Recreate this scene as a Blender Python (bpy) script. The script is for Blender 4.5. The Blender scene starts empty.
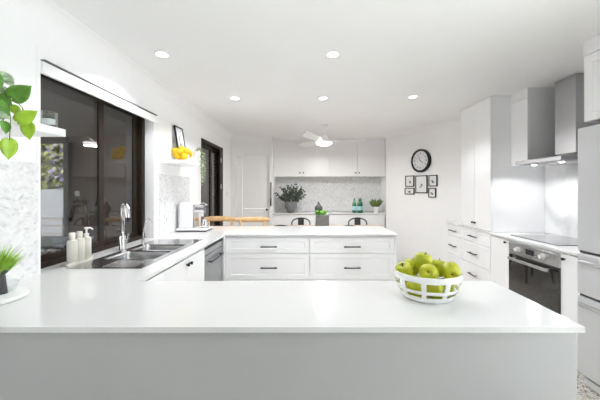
import bpy, bmesh, math, random
from mathutils import Vector, Matrix
random.seed(7)
PI = math.pi
SC = bpy.context.scene
COL = SC.collection
CAMZ = 1.37

# ------------------------------------------------------------------ materials
def new_mat(name):
    m = bpy.data.materials.new(name); m.use_nodes = True
    nt = m.node_tree
    return m, nt, nt.nodes['Principled BSDF']

def pbr(name, col, rough=0.5, metal=0.0, spec=0.5, noise=0.0, nscale=30.0, bump=0.0, coat=0.0, trans=0.0, sheen=0.0):
    m, nt, b = new_mat(name)
    b.inputs['Base Color'].default_value = (*col, 1)
    b.inputs['Roughness'].default_value = rough
    b.inputs['Metallic'].default_value = metal
    b.inputs['Specular IOR Level'].default_value = spec
    b.inputs['Coat Weight'].default_value = coat
    b.inputs['Transmission Weight'].default_value = trans
    tc = nt.nodes.new('ShaderNodeTexCoord')
    n = nt.nodes.new('ShaderNodeTexNoise'); n.inputs['Scale'].default_value = nscale
    n.inputs['Detail'].default_value = 4
    nt.links.new(tc.outputs['Object'], n.inputs['Vector'])
    if noise:
        r = nt.nodes.new('ShaderNodeValToRGB')
        r.color_ramp.elements[0].position = .3; r.color_ramp.elements[1].position = .7
        r.color_ramp.elements[0].color = (*[max(0, c*(1-noise)) for c in col], 1)
        r.color_ramp.elements[1].color = (*[min(1, c*(1+noise)) for c in col], 1)
        nt.links.new(n.outputs['Fac'], r.inputs['Fac'])
        nt.links.new(r.outputs['Color'], b.inputs['Base Color'])
    if bump:
        bp = nt.nodes.new('ShaderNodeBump'); bp.inputs['Strength'].default_value = bump
        bp.inputs['Distance'].default_value = .002
        nt.links.new(n.outputs['Fac'], bp.inputs['Height'])
        nt.links.new(bp.outputs['Normal'], b.inputs['Normal'])
    return m

M = {}
M['wall'] = pbr('wall_paint', (.90, .90, .905), .75, noise=.008, nscale=3)
M['ceiling'] = pbr('ceiling_paint', (.90, .90, .90), .85, noise=.008, nscale=2)
M['rear_absorber'] = pbr('charcoal_light_absorber', (.07, .072, .075), .8, noise=.05, nscale=3)  # dark tone added to absorb light behind the camera
M['bounce_ground'] = pbr('pale_bounce_ground', (.7, .7, .69), .8, noise=.05, nscale=3)  # pale ground added to bounce light into the room
M['rail_grey'] = pbr('grey_aluminium_rail', (.2, .2, .2), .5, noise=.05)
M['gloss_trim'] = pbr('trim_paint', (.90, .90, .905), .4, noise=.006)
M['cabinet'] = pbr('cabinet_satin', (.89, .89, .9), .32, noise=.006, nscale=4)
M['panel'] = pbr('peninsula_panel_shade', (.46, .46, .46), .45, noise=.01, nscale=2)  # white panel's shade is put into this grey base colour
M['black'] = pbr('black_metal', (.015, .015, .016), .4, metal=.3, noise=.2)
M['chair_black'] = pbr('chair_black', (.03, .032, .035), .45, metal=.2, noise=.15)
M['bronze'] = pbr('dark_bronze_frame', (.022, .013, .008), .5, metal=.0, spec=.3, noise=.2)
M['chrome'] = pbr('chrome', (.78, .78, .8), .12, metal=1, noise=.03)
M['white_plastic'] = pbr('white_plastic', (.86, .86, .86), .3, noise=.005)
M['ceramic'] = pbr('white_ceramic', (.88, .88, .87), .22, coat=.3, noise=.005)
M['cream'] = pbr('cream_bottle', (.80, .78, .71), .45, noise=.02)
M['grass'] = pbr('green_grass', (.33, .55, .06), .5, noise=.4, nscale=40)
M['leaf_green'] = pbr('leaf_green', (.13, .32, .045), .35, noise=.35, nscale=25)
M['leaf_lime'] = pbr('leaf_lime', (.36, .58, .04), .35, noise=.2, nscale=25)
M['leaf_pale'] = pbr('leaf_variegated', (.38, .52, .33), .4, noise=.6, nscale=45)
M['leaf_dark'] = pbr('leaf_eucalyptus', (.07, .10, .075), .5, noise=.4, nscale=18)
M['leaf_olive'] = pbr('leaf_olive', (.14, .2, .05), .45, noise=.4, nscale=18)
M['stem'] = pbr('stem_green', (.16, .22, .07), .6, noise=.2)
M['twig'] = pbr('brown_twig', (.12, .08, .05), .7, noise=.2)
M['yellow'] = pbr('yellow_flower', (.95, .58, .02), .8, noise=.12, nscale=120, bump=.8)
M['concrete'] = pbr('grey_concrete', (.2, .205, .21), .8, noise=.15, nscale=25, bump=.3)
M['stone_dark'] = pbr('dark_stone', (.05, .05, .052), .6, noise=.2, nscale=25)
M['timber'] = pbr('pale_timber', (.72, .47, .24), .45, noise=.12, nscale=12)
M['table_wood'] = pbr('table_timber', (.45, .32, .2), .5, noise=.15, nscale=8)
M['patio_wall'] = pbr('patio_brown_wall', (.10, .078, .065), .8, noise=.15, nscale=3)
M['patio_dark'] = pbr('patio_dark_paint', (.05, .05, .052), .6, noise=.1)
M['patio_ceil'] = pbr('patio_soffit', (.16, .155, .15), .8, noise=.05)
M['patio_floor'] = pbr('patio_paving', (.30, .29, .28), .8, noise=.12, nscale=4)
M['fence'] = pbr('rendered_fence', (.62, .68, .74), .8, noise=.04, nscale=3)
M['aqua_top'] = pbr('outdoor_tabletop', (.55, .66, .76), .35, noise=.03)
M['beige'] = pbr('beige_panel', (.8, .73, .6), .7, noise=.06)
M['paper'] = pbr('print_paper', (.8, .81, .82), .7, noise=.03)
M['ink'] = pbr('print_ink', (.2, .2, .22), .7, noise=.1)
M['clockface'] = pbr('clock_face', (.72, .73, .75), .5, noise=.03)
M['hinge_white'] = pbr('pale_latch', (.6, .6, .6), .4, noise=.03)
M['grey_cloth'] = pbr('grey_fabric', (.32, .33, .34), .9, noise=.12, nscale=60)
M['blackglass'] = pbr('black_oven_glass', (.02, .019, .018), .04, spec=.8, coat=.5, noise=.1)
M['cooktop'] = pbr('ceramic_cooktop', (.05, .051, .053), .12, spec=1.0, coat=1.0, noise=.1)
M['green_glass'] = pbr('green_bottle_glass', (.0, .16, .06), .08, spec=.6, coat=.4, noise=.15)
M['label'] = pbr('blue_label', (.42, .68, .74), .5, noise=.05)
M['rubber'] = pbr('dark_grey_plastic', (.06, .06, .065), .5, noise=.1)
M['apple_stem'] = pbr('apple_stem', (.12, .07, .03), .8, noise=.2)

def brushed(name, col, rough, sx, sy, sz, var=.06, metal=1):
    m, nt, b = new_mat(name)
    b.inputs['Metallic'].default_value = metal
    tc = nt.nodes.new('ShaderNodeTexCoord'); mp = nt.nodes.new('ShaderNodeMapping')
    mp.inputs['Scale'].default_value = (sx, sy, sz)
    n = nt.nodes.new('ShaderNodeTexNoise'); n.inputs['Scale'].default_value = 6; n.inputs['Detail'].default_value = 5
    nt.links.new(tc.outputs['Object'], mp.inputs['Vector']); nt.links.new(mp.outputs['Vector'], n.inputs['Vector'])
    r = nt.nodes.new('ShaderNodeValToRGB')
    r.color_ramp.elements[0].color = (*[c*(1-var) for c in col], 1)
    r.color_ramp.elements[1].color = (*[min(1, c*(1+var)) for c in col], 1)
    nt.links.new(n.outputs['Fac'], r.inputs['Fac']); nt.links.new(r.outputs['Color'], b.inputs['Base Color'])
    mr = nt.nodes.new('ShaderNodeMapRange'); mr.inputs['To Min'].default_value = rough*.8; mr.inputs['To Max'].default_value = rough*1.25
    nt.links.new(n.outputs['Fac'], mr.inputs['Value']); nt.links.new(mr.outputs['Result'], b.inputs['Roughness'])
    return m
M['steel'] = brushed('brushed_steel', (.62, .62, .63), .26, 1, 1, 25, var=.03)
M['steel_sink'] = brushed('sink_steel', (.50, .50, .51), .2, 20, 1, 1)
M['steel_hood'] = brushed('hood_steel', (.50, .50, .51), .33, 1, 1, 25)
M['fridge'] = brushed('fridge_steel', (.66, .67, .69), .38, 1, 1, 14, var=.02, metal=.5)
M['dw_steel'] = brushed('dishwasher_steel', (.42, .43, .44), .35, 1, 20, 1, metal=.8)

def stone():
    m, nt, b = new_mat('white_engineered_stone')
    b.inputs['Roughness'].default_value = .12; b.inputs['Specular IOR Level'].default_value = .45
    tc = nt.nodes.new('ShaderNodeTexCoord')
    n = nt.nodes.new('ShaderNodeTexNoise'); n.inputs['Scale'].default_value = 420; n.inputs['Detail'].default_value = 2
    nt.links.new(tc.outputs['Object'], n.inputs['Vector'])
    r = nt.nodes.new('ShaderNodeValToRGB')
    r.color_ramp.elements[0].position = .34; r.color_ramp.elements[1].position = .42
    r.color_ramp.elements[0].color = (.70, .70, .70, 1); r.color_ramp.elements[1].color = (.76, .76, .76, 1)
    nt.links.new(n.outputs['Fac'], r.inputs['Fac']); nt.links.new(r.outputs['Color'], b.inputs['Base Color'])
    return m
M['stone'] = stone()

def chevron(name, uaxis):
    m, nt, b = new_mat(name)
    L = nt.links.new; N = nt.nodes.new
    def math_(op, a, c=None):
        n = N('ShaderNodeMath'); n.operation = op
        for i, v in enumerate((a, c)):
            if v is None: continue
            if isinstance(v, (int, float)): n.inputs[i].default_value = v
            else: L(v, n.inputs[i])
        return n.outputs[0]
    tc = N('ShaderNodeTexCoord'); s = N('ShaderNodeSeparateXYZ'); L(tc.outputs['Object'], s.inputs[0])
    u = s.outputs[uaxis]; v = s.outputs['Z']
    p = .12
    um = math_('PINGPONG', u, p/2)
    vv = math_('ADD', v, um)
    row = math_('FLOOR', math_('DIVIDE', vv, .03))
    colm = math_('FLOOR', math_('DIVIDE', u, p/2))
    cmb = N('ShaderNodeCombineXYZ'); L(row, cmb.inputs[0]); L(colm, cmb.inputs[1])
    wn = N('ShaderNodeTexWhiteNoise'); L(cmb.outputs[0], wn.inputs['Vector'])
    fr = math_('FRACT', math_('DIVIDE', vv, .03))
    grout = math_('LESS_THAN', fr, .05)
    # veins
    mp = N('ShaderNodeMapping'); mp.inputs['Rotation'].default_value = (.7, .5, .6); mp.inputs['Scale'].default_value = (1, 1, 3)
    L(tc.outputs['Object'], mp.inputs['Vector'])
    off = N('ShaderNodeVectorMath'); off.operation = 'ADD'; L(mp.outputs[0], off.inputs[0])
    sc = N('ShaderNodeVectorMath'); sc.operation = 'SCALE'; L(wn.outputs['Color'], sc.inputs[0]); sc.inputs['Scale'].default_value = .25
    L(sc.outputs[0], off.inputs[1])
    n = N('ShaderNodeTexNoise'); n.inputs['Scale'].default_value = 7; n.inputs['Detail'].default_value = 7; n.inputs['Distortion'].default_value = 1.2
    L(off.outputs[0], n.inputs['Vector'])
    r = N('ShaderNodeValToRGB'); e = r.color_ramp.elements
    e[0].position = .34; e[0].color = (.64, .645, .655, 1)
    e[1].position = .62; e[1].color = (.88, .88, .88, 1)
    x = e.new(.46); x.color = (.81, .812, .815, 1)
    L(n.outputs['Fac'], r.inputs['Fac'])
    mx = N('ShaderNodeMix'); mx.data_type = 'RGBA'; mx.inputs['B'].default_value = (.77, .77, .775, 1)
    tint = N('ShaderNodeHueSaturation'); L(r.outputs['Color'], tint.inputs['Color'])
    mr = N('ShaderNodeMapRange'); mr.inputs['To Min'].default_value = .95; mr.inputs['To Max'].default_value = 1.0
    L(wn.outputs['Value'], mr.inputs['Value']); L(mr.outputs[0], tint.inputs['Value'])
    L(tint.outputs[0], mx.inputs['A']); L(grout, mx.inputs['Factor'])
    L(mx.outputs['Result'], b.inputs['Base Color'])
    b.inputs['Roughness'].default_value = .25
    return m
M['marble_y'] = chevron('marble_chevron_y', 'Y')
M['marble_x'] = chevron('marble_chevron_x', 'X')

def slabmarble():
    m, nt, b = new_mat('pale_marble_slab')
    tc = nt.nodes.new('ShaderNodeTexCoord')
    n = nt.nodes.new('ShaderNodeTexNoise'); n.inputs['Scale'].default_value = 2.2; n.inputs['Detail'].default_value = 6; n.inputs['Distortion'].default_value = .8
    r = nt.nodes.new('ShaderNodeValToRGB'); e = r.color_ramp.elements
    e[0].position = .33; e[0].color = (.66, .67, .68, 1); e[1].position = .45; e[1].color = (.86, .86, .865, 1)
    nt.links.new(tc.outputs['Object'], n.inputs['Vector']); nt.links.new(n.outputs['Fac'], r.inputs['Fac'])
    nt.links.new(r.outputs['Color'], b.inputs['Base Color']); b.inputs['Roughness'].default_value = .18
    return m
M['marble_slab'] = slabmarble()

def terrazzo():
    m, nt, b = new_mat('speckled_granite_floor')
    N = nt.nodes.new; L = nt.links.new
    tc = N('ShaderNodeTexCoord')
    v = N('ShaderNodeTexVoronoi'); v.inputs['Scale'].default_value = 110
    L(tc.outputs['Object'], v.inputs['Vector'])
    s = N('ShaderNodeSeparateColor'); L(v.outputs['Color'], s.inputs[0])
    r = N('ShaderNodeValToRGB'); r.color_ramp.interpolation = 'CONSTANT'; e = r.color_ramp.elements
    e[0].position = 0; e[0].color = (.10, .085, .07, 1)
    e[1].position = .14; e[1].color = (.54, .50, .43, 1)
    for p_, c_ in ((.38, (.70, .67, .60, 1)), (.62, (.48, .44, .39, 1)), (.78, (.84, .83, .81, 1))):
        x = e.new(p_); x.color = c_
    L(s.outputs[0], r.inputs['Fac']); L(r.outputs['Color'], b.inputs['Base Color'])
    b.inputs['Roughness'].default_value = .3
    return m
M['floor'] = terrazzo()

def hedge_mat():
    m, nt, b = new_mat('flowering_hedge')
    N = nt.nodes.new; L = nt.links.new
    tc = N('ShaderNodeTexCoord'); v = N('ShaderNodeTexNoise'); v.inputs['Scale'].default_value = 5; v.inputs['Detail'].default_value = 5
    L(tc.outputs['Object'], v.inputs['Vector'])
    r = N('ShaderNodeValToRGB'); r.color_ramp.interpolation = 'LINEAR'; e = r.color_ramp.elements
    e[0].position = .38; e[0].color = (.16, .2, .05, 1)
    e[1].position = .5; e[1].color = (.42, .46, .16, 1)
    x = e.new(.56); x.color = (.42, .4, .5, 1)
    x = e.new(.66); x.color = (.36, .34, .62, 1)
    L(v.outputs['Fac'], r.inputs['Fac']); L(r.outputs['Color'], b.inputs['Base Color']); b.inputs['Roughness'].default_value = .7
    return m
M['hedge'] = hedge_mat()

def glass(name, tint=(1, 1, 1), refl=1.0, rough=0.0):
    m, nt, b = new_mat(name)
    N = nt.nodes.new; L = nt.links.new
    nt.nodes.remove(b)
    t = N('ShaderNodeBsdfTransparent'); t.inputs[0].default_value = (*tint, 1)
    g = N('ShaderNodeBsdfGlossy'); g.inputs['Roughness'].default_value = rough
    f = N('ShaderNodeLayerWeight'); f.inputs['Blend'].default_value = .5
    pw = N('ShaderNodeMath'); pw.operation = 'POWER'; pw.inputs[1].default_value = 5; L(f.outputs['Facing'], pw.inputs[0])
    mu = N('ShaderNodeMath'); mu.operation = 'MULTIPLY_ADD'; mu.inputs[1].default_value = .9; mu.inputs[2].default_value = .04*refl; L(pw.outputs[0], mu.inputs[0])
    tc = N('ShaderNodeTexCoord'); n = N('ShaderNodeTexNoise'); n.inputs['Scale'].default_value = 1.5
    L(tc.outputs['Object'], n.inputs['Vector'])
    mr = N('ShaderNodeMapRange'); mr.inputs['To Min'].default_value = .9; mr.inputs['To Max'].default_value = 1.0
    L(n.outputs['Fac'], mr.inputs['Value']); L(mr.outputs[0], g.inputs['Color'])
    mx = N('ShaderNodeMixShader'); L(mu.outputs[0], mx.inputs[0]); L(t.outputs[0], mx.inputs[1]); L(g.outputs[0], mx.inputs[2])
    L(mx.outputs[0], nt.nodes['Material Output'].inputs[0])
    return m
M['winglass'] = glass('window_glass', (.55, .54, .53), 1.5)
M['clearglass'] = glass('clear_glass', (.93, .95, .95), 1.2)

def emis(name, col, st):
    m, nt, b = new_mat(name)
    b.inputs['Base Color'].default_value = (*col, 1)
    b.inputs['Emission Color'].default_value = (*col, 1); b.inputs['Emission Strength'].default_value = st
    return m
M['lamp'] = emis('downlight_lens', (1, 1, 1), 6)
M['fanlamp'] = emis('fan_lamp_diffuser', (1, 1, 1), 3.5)
M['display'] = emis('oven_display', (.01, .012, .015), .2)

def apple_mat():
    m, nt, b = new_mat('green_apple_skin')
    N = nt.nodes.new; L = nt.links.new
    tc = N('ShaderNodeTexCoord'); n = N('ShaderNodeTexNoise'); n.inputs['Scale'].default_value = 22; n.inputs['Detail'].default_value = 3
    mp = N('ShaderNodeMapping'); mp.inputs['Scale'].default_value = (1, 1, .35)
    L(tc.outputs['Object'], mp.inputs[0]); L(mp.outputs[0], n.inputs['Vector'])
    r = N('ShaderNodeValToRGB'); e = r.color_ramp.elements
    e[0].position = .3; e[0].color = (.30, .38, .004, 1); e[1].position = .72; e[1].color = (.60, .58, .015, 1)
    L(n.outputs['Fac'], r.inputs['Fac'])
    v = N('ShaderNodeTexVoronoi'); v.inputs['Scale'].default_value = 160; L(tc.outputs['Object'], v.inputs['Vector'])
    lt = N('ShaderNodeMath'); lt.operation = 'LESS_THAN'; lt.inputs[1].default_value = .12; L(v.outputs['Distance'], lt.inputs[0])
    mx = N('ShaderNodeMix'); mx.data_type = 'RGBA'; mx.inputs['B'].default_value = (.62, .66, .2, 1)
    L(r.outputs['Color'], mx.inputs['A']); L(lt.outputs[0], mx.inputs['Factor']); L(mx.outputs['Result'], b.inputs['Base Color'])
    b.inputs['Roughness'].default_value = .28; b.inputs['Coat Weight'].default_value = .2
    return m
M['apple'] = apple_mat()

# ------------------------------------------------------------------ mesh helpers
def mat_of(o):
    m = Matrix.Identity(4)
    while o is not None:
        m = o.matrix_basis @ m; o = o.parent
    return m

class MB:
    """collects geometry for ONE mesh object"""
    def __init__(s): s.bm = bmesh.new()
    def box(s, x0, x1, y0, y1, z0, z1):
        vs = [s.bm.verts.new((x, y, z)) for x in (x0, x1) for y in (y0, y1) for z in (z0, z1)]
        for f in ((0, 1, 3, 2), (4, 6, 7, 5), (0, 4, 5, 1), (2, 3, 7, 6), (0, 2, 6, 4), (1, 5, 7, 3)):
            s.bm.faces.new([vs[i] for i in f])
        return s
    def cyl(s, p0, p1, r0, r1=None, n=20):
        return s.tube([p0, p1], [r0, r0 if r1 is None else r1], n)
    def tube(s, pts, r, n=10, cap=True):
        pts = [Vector(p) for p in pts]
        if not isinstance(r, (list, tuple)): r = [r]*len(pts)
        rings = []; prev = None
        for i, p in enumerate(pts):
            a = pts[max(0, i-1)]; b = pts[min(len(pts)-1, i+1)]
            d = (b-a).normalized()
            if prev is None:
                ref = Vector((0, 0, 1)) if abs(d.z) < .9 else Vector((1, 0, 0))
                u = d.cross(ref).normalized()
            else:
                u = (prev - d*prev.dot(d)).normalized()
            prev = u; w = d.cross(u)
            rings.append([s.bm.verts.new(p + (u*math.cos(2*PI*k/n) + w*math.sin(2*PI*k/n))*r[i]) for k in range(n)])
        for a, b in zip(rings, rings[1:]):
            for k in range(n): s.bm.faces.new((a[k], a[(k+1) % n], b[(k+1) % n], b[k]))
        if cap:
            s.bm.faces.new(rings[0][::-1]); s.bm.faces.new(rings[-1])
        return s
    def lathe(s, prof, c=(0, 0, 0), n=32, sx=1, sy=1, rot=None):
        c = Vector(c); rings = []
        for (r, z) in prof:
            if r < 1e-6:
                p = Vector((0, 0, z)); p = rot @ p if rot else p
                rings.append([s.bm.verts.new(c+p)])
            else:
                ring = []
                for k in range(n):
                    p = Vector((r*sx*math.cos(2*PI*k/n), r*sy*math.sin(2*PI*k/n), z)); p = rot @ p if rot else p
                    ring.append(s.bm.verts.new(c+p))
                rings.append(ring)
        for a, b in zip(rings, rings[1:]):
            for k in range(n):
                k2 = (k+1) % n
                if len(a) == 1 and len(b) == 1: continue
                if len(a) == 1: s.bm.faces.new((a[0], b[k2], b[k]))
                elif len(b) == 1: s.bm.faces.new((a[k], a[k2], b[0]))
                else: s.bm.faces.new((a[k], a[k2], b[k2], b[k]))
        return s
    def ball(s, c, r, n=16, sz=1, bumps=0):
        pr = [(math.sin(PI*i/10)*r, -math.cos(PI*i/10)*r*sz) for i in range(11)]
        pr[0] = (0, -r*sz); pr[-1] = (0, r*sz)
        return s.lathe(pr, c, n)
    def prism(s, poly, axis, a, b):
        """poly in the two remaining axes, extruded along axis from a to b"""
        def P(u, v, w):
            return {'x': (w, u, v), 'y': (u, w, v), 'z': (u, v, w)}[axis]
        A = [s.bm.verts.new(P(u, v, a)) for u, v in poly]; B = [s.bm.verts.new(P(u, v, b)) for u, v in poly]
        s.bm.faces.new(A); s.bm.faces.new(B[::-1])
        n = len(poly)
        for i in range(n): s.bm.faces.new((A[i], B[i], B[(i+1) % n], A[(i+1) % n]))
        return s
    def grid(s, xs, ys, z0, z1, filled):
        """slab made of cells; filled(i,j) -> bool; only outer walls are made"""
        vt = {}; vb = {}
        def T(i, j): 
            if (i, j) not in vt: vt[(i, j)] = s.bm.verts.new((xs[i], ys[j], z1))
            return vt[(i, j)]
        def B(i, j):
            if (i, j) not in vb: vb[(i, j)] = s.bm.verts.new((xs[i], ys[j], z0))
            return vb[(i, j)]
        nx, ny = len(xs)-1, len(ys)-1
        F = lambda i, j: 0 <= i < nx and 0 <= j < ny and filled(i, j)
        for i in range(nx):
            for j in range(ny):
                if not F(i, j): continue
                s.bm.faces.new((T(i, j), T(i+1, j), T(i+1, j+1), T(i, j+1)))
                s.bm.faces.new((B(i, j), B(i, j+1), B(i+1, j+1), B(i+1, j)))
                if not F(i-1, j): s.bm.faces.new((T(i, j), T(i, j+1), B(i, j+1), B(i, j)))
                if not F(i+1, j): s.bm.faces.new((T(i+1, j+1), T(i+1, j), B(i+1, j), B(i+1, j+1)))
                if not F(i, j-1): s.bm.faces.new((T(i+1, j), T(i, j), B(i, j), B(i+1, j)))
                if not F(i, j+1): s.bm.faces.new((T(i, j+1), T(i+1, j+1), B(i+1, j+1), B(i, j+1)))
        return s
    def front(s, face, pos, u0, u1, v0, v1, t=.02, fr=.055, rec=.005, g=.0015):
        """door / drawer front with a recessed centre. face: 'y-','x-','x+'; pos: plane of the outer face."""
        u0 += g; u1 -= g; v0 += g; v1 -= g
        def P(u, v, w):
            if face == 'y-': return (u, pos - w, v)
            if face == 'x-': return (pos - w, u, v)
            return (pos + w, u, v)
        def ring(a, w): return [s.bm.verts.new(P(u, v, w)) for u, v in ((u0+a, v0+a), (u1-a, v0+a), (u1-a, v1-a), (u0+a, v1-a))]
        rs = [ring(0, -t), ring(0, -.0015), ring(.0015, 0)]
        if fr: rs += [ring(fr, 0), ring(fr+.006, -rec)]
        s.bm.faces.new(rs[0])
        for a, b in zip(rs, rs[1:]):
            for k in range(4): s.bm.faces.new((a[k], a[(k+1) % 4], b[(k+1) % 4], b[k]))
        s.bm.faces.new(rs[-1])
        return s
    def build(s, name, mat, parent=None, bevel=0, smooth=False, local=False, subsurf=0, solid=0):
        me = bpy.data.meshes.new(name)
        if parent is not None and not local:
            s.bm.transform(mat_of(parent).inverted())
        bmesh.ops.recalc_face_normals(s.bm, faces=s.bm.faces)
        s.bm.to_mesh(me); s.bm.free()
        o = bpy.data.objects.new(name, me); COL.objects.link(o)
        me.materials.append(mat)
        if parent is not None: o.parent = parent
        if smooth:
            for p in me.polygons: p.use_smooth = True
            if smooth == 'auto':
                pass
        if solid:
            md = o.modifiers.new('solid', 'SOLIDIFY'); md.thickness = solid; md.offset = 0
        if bevel:
            md = o.modifiers.new('edge', 'BEVEL'); md.width = bevel; md.segments = 2; md.limit_method = 'ANGLE'; md.angle_limit = R(40)
        if subsurf:
            md = o.modifiers.new('sub', 'SUBSURF'); md.levels = subsurf; md.render_levels = subsurf
        if smooth == 'auto':
            with_edges(me)
        return o
def R(d): return math.radians(d)
def with_edges(me):
    try: me.set_sharp_from_angle(angle=R(40))
    except Exception: pass

def tag(o, label=None, cat=None, group=None, kind=None):
    if label: o['label'] = label
    if cat: o['category'] = cat
    if group: o['group'] = group
    if kind: o['kind'] = kind
    return o
def thing(name, label, cat, loc, rz=0, group=None):
    o = bpy.data.objects.new(name, None); COL.objects.link(o); o.empty_display_size = .05
    o.location = loc; o.rotation_euler = (0, 0, rz)
    return tag(o, label, cat, group)
def struct(name, mb, mat, parent=None, **k):
    o = mb.build(name, mat, parent, **k)
    if parent is None: o['kind'] = 'structure'
    return o
def children(o): return [c for c in bpy.data.objects if c.parent == o]
def dup(o, parent=None, loc=None, rz=None, label=None):
    c = o.copy(); COL.objects.link(c)
    if parent is not None: c.parent = parent
    if loc is not None: c.location = loc
    if rz is not None: c.rotation_euler = (0, 0, rz)
    if label: c['label'] = label
    for ch in children(o): dup(ch, c)
    return c
def at(px, py, Y):
    return Vector(((px-308)*Y/300, Y, CAMZ + (189.5-py)*Y/300))
def bar_handle(parent, face, pos, u, v, length=.175, mat='black'):
    """horizontal bar handle"""
    m = MB(); h = length/2
    def bx(u0, u1, w0, w1, v0, v1):
        if face == 'y-': m.box(u0, u1, pos-w1, pos-w0, v0, v1)
        elif face == 'x-': m.box(pos-w1, pos-w0, u0, u1, v0, v1)
        else: m.box(pos+w0, pos+w1, u0, u1, v0, v1)
    bx(u-h, u+h, .026, .036, v-.006, v+.006)
    bx(u-h+.012, u-h+.024, 0, .028, v-.005, v+.005)
    bx(u+h-.024, u+h-.012, 0, .028, v-.005, v+.005)
    return m.build('handle', M[mat], parent, bevel=.002)
def knob(parent, face, pos, u, v, r=.013):
    def P(w): return {'y-': (u, pos-w, v), 'x-': (pos-w, u, v), 'x+': (pos+w, u, v)}[face]
    return MB().tube([P(0), P(.012), P(.014), P(.024), P(.026)], [.006, .006, r, r, r*.7], 16).build('knob', M['black'], parent)

# ------------------------------------------------------------------ room shell
XL = -1.49; XR = 2.60; CE = 2.40; YB = -4.0
m = MB().box(-1.75, 3.2, YB-.1, 6.6, -.1, 0); struct('floor', m, M['floor'])
m = MB().box(-1.75, 3.2, YB-.1, 6.6, CE, CE+.1); struct('ceiling', m, M['ceiling'])
# left wall with the window opening and the sliding door opening (0.2 thick, outwards)
WY0, WY1, WZ0, WZ1 = 1.668, 2.90, .88, 2.086
DY0, DY1, DZ1 = 4.18, 5.26, 2.095
m = MB()
ys = [YB-.1, WY0, WY1, DY0, DY1, 6.6]; zs = [0, WZ0, WZ1, DZ1, CE]
def lw(i, j):
    if i == 1 and j == 1: return False
    if i == 3 and j <= 2: return False
    return True
g = MB().grid(ys, zs, 0, .2, lw)
for v in g.bm.verts:
    y, z, t = v.co; v.co = (XL-t, y, z)
struct('wall_left', g, M['wall'])
# right wall, bent wall, far walls
g = MB().grid([YB-.1, -1.0, 1.12, 4.3], [0, .04, 2.3, CE], 0, .15, lambda i, j: not (i == 1 and j == 1))
for v in g.bm.verts:
    y, z, t = v.co; v.co = (XR+t, y, z)
struct('wall_right', g, M['wall'])
w = bpy.data.objects.new('added_glazing', None); COL.objects.link(w); w.location = (XR, .06, 0); w['kind'] = 'structure'  # unseen glazed opening, added to let daylight into the room
m = MB()
for y0 in (-1.0, .03, 1.06): m.box(XR+.03, XR+.09, y0, y0+.06, .04, 2.3)
m.box(XR+.03, XR+.09, -.94, 1.06, .04, .1).box(XR+.03, XR+.09, -.94, 1.06, 2.24, 2.3)
m.build('frame', M['bronze'], w)
MB().box(XR+.057, XR+.063, -.94, 1.06, .1, 2.24).build('glass', M['clearglass'], w)
d = Vector((-.527, 1, 0)).normalized(); nrm = Vector((d.y, -d.x, 0))
p0 = Vector((1.505, 5.80, 0)); p1 = p0 - d*3.0
nn = Vector((1, .527, 0)).normalized()*.15
pe = p0 + Vector((.527, -1, 0))*1.97   # reaches the right wall line
struct('wall_angled', MB().prism([(p0.x, p0.y), (p0.x+.25, p0.y+.12), (pe.x+.25, pe.y+.1), (pe.x, pe.y)], 'z', 0, CE), M['wall'])
struct('wall_niche_right', MB().box(1.56, 1.7, 5.9, 6.5, 0, CE), M['wall'])
struct('wall_back', MB().box(-.75, 1.72, 6.42, 6.55, 0, CE), M['wall'])
DX0, DX1 = -1.40, -.735   # door opening in the far wall left of the cabinets
m = MB()
g = MB().grid([XL, DX0, DX1, -.69], [0, 2.045, CE], 0, .14, lambda i, j: not (i == 1 and j == 0))
for v in g.bm.verts:
    x, z, t = v.co; v.co = (x, 5.80+t, z)
struct('wall_far', g, M['wall'])
struct('wall_niche_left', MB().box(-.73, -.69, 5.945, 6.42, 0, CE), M['wall'])
struct('wall_behind', MB().box(XL, XR, YB-.12, YB, 0, CE), M['rear_absorber'])  # unseen rear wall, kept dark to cut light on the peninsula front
# cornices
def cove(name, a, b, inward, s=.09):
    a = Vector((a[0], a[1], 0)); b = Vector((b[0], b[1], 0)); n = Vector((inward[0], inward[1], 0)).normalized()
    prof = [(0, CE-.0005), (0, CE-s)]
    for k in range(0, 9):
        t = k/8*PI/2
        prof.append((.001 + (s-.005)*(1-math.cos(t)), CE - s + .004 + (s-.008)*math.sin(t)))
    prof.append((s, CE-.0005))
    m = MB()
    A = [m.bm.verts.new(a + n*p + Vector((0, 0, z))) for p, z in prof]
    B = [m.bm.verts.new(b + n*p + Vector((0, 0, z))) for p, z in prof]
    k = len(prof)
    m.bm.faces.new(A); m.bm.faces.new(B[::-1])
    for i in range(k): m.bm.faces.new((A[i], B[i], B[(i+1) % k], A[(i+1) % k]))
    return struct(name, m, M['gloss_trim'], smooth='auto')
cove('trim_1', (XL, YB), (XL, 5.80), (1, 0))
cove('trim_2', (XL, 5.80), (-.70, 5.80), (0, -1))
cove('trim_3', (p0.x, p0.y), (pe.x, pe.y), (-1, -.527))
cove('trim_4', (-.70, 6.03), (1.56, 6.03), (0, -1), .045)
cove('trim_5', (XR, YB), (XR, 1.1), (-1, 0), .07)
# skirting boards
def skirt(name, a, b, inward, h=.09, t=.015):
    a = Vector(a); b = Vector(b); n = Vector(inward).normalized()*t
    struct(name, MB().prism([(a.x, a.y), (b.x, b.y), (b.x+n.x, b.y+n.y), (a.x+n.x, a.y+n.y)], 'z', 0, h), M['gloss_trim'], bevel=.003)
skirt('baseboard_angled', (p0.x, p0.y), (2.34, 4.32), (-1, -.527))
skirt('baseboard_left', (XL, 5.33), (XL, 5.80), (1, 0))
skirt('baseboard_left_rear', (XL, YB), (XL, 1.0), (1, 0))
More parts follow.
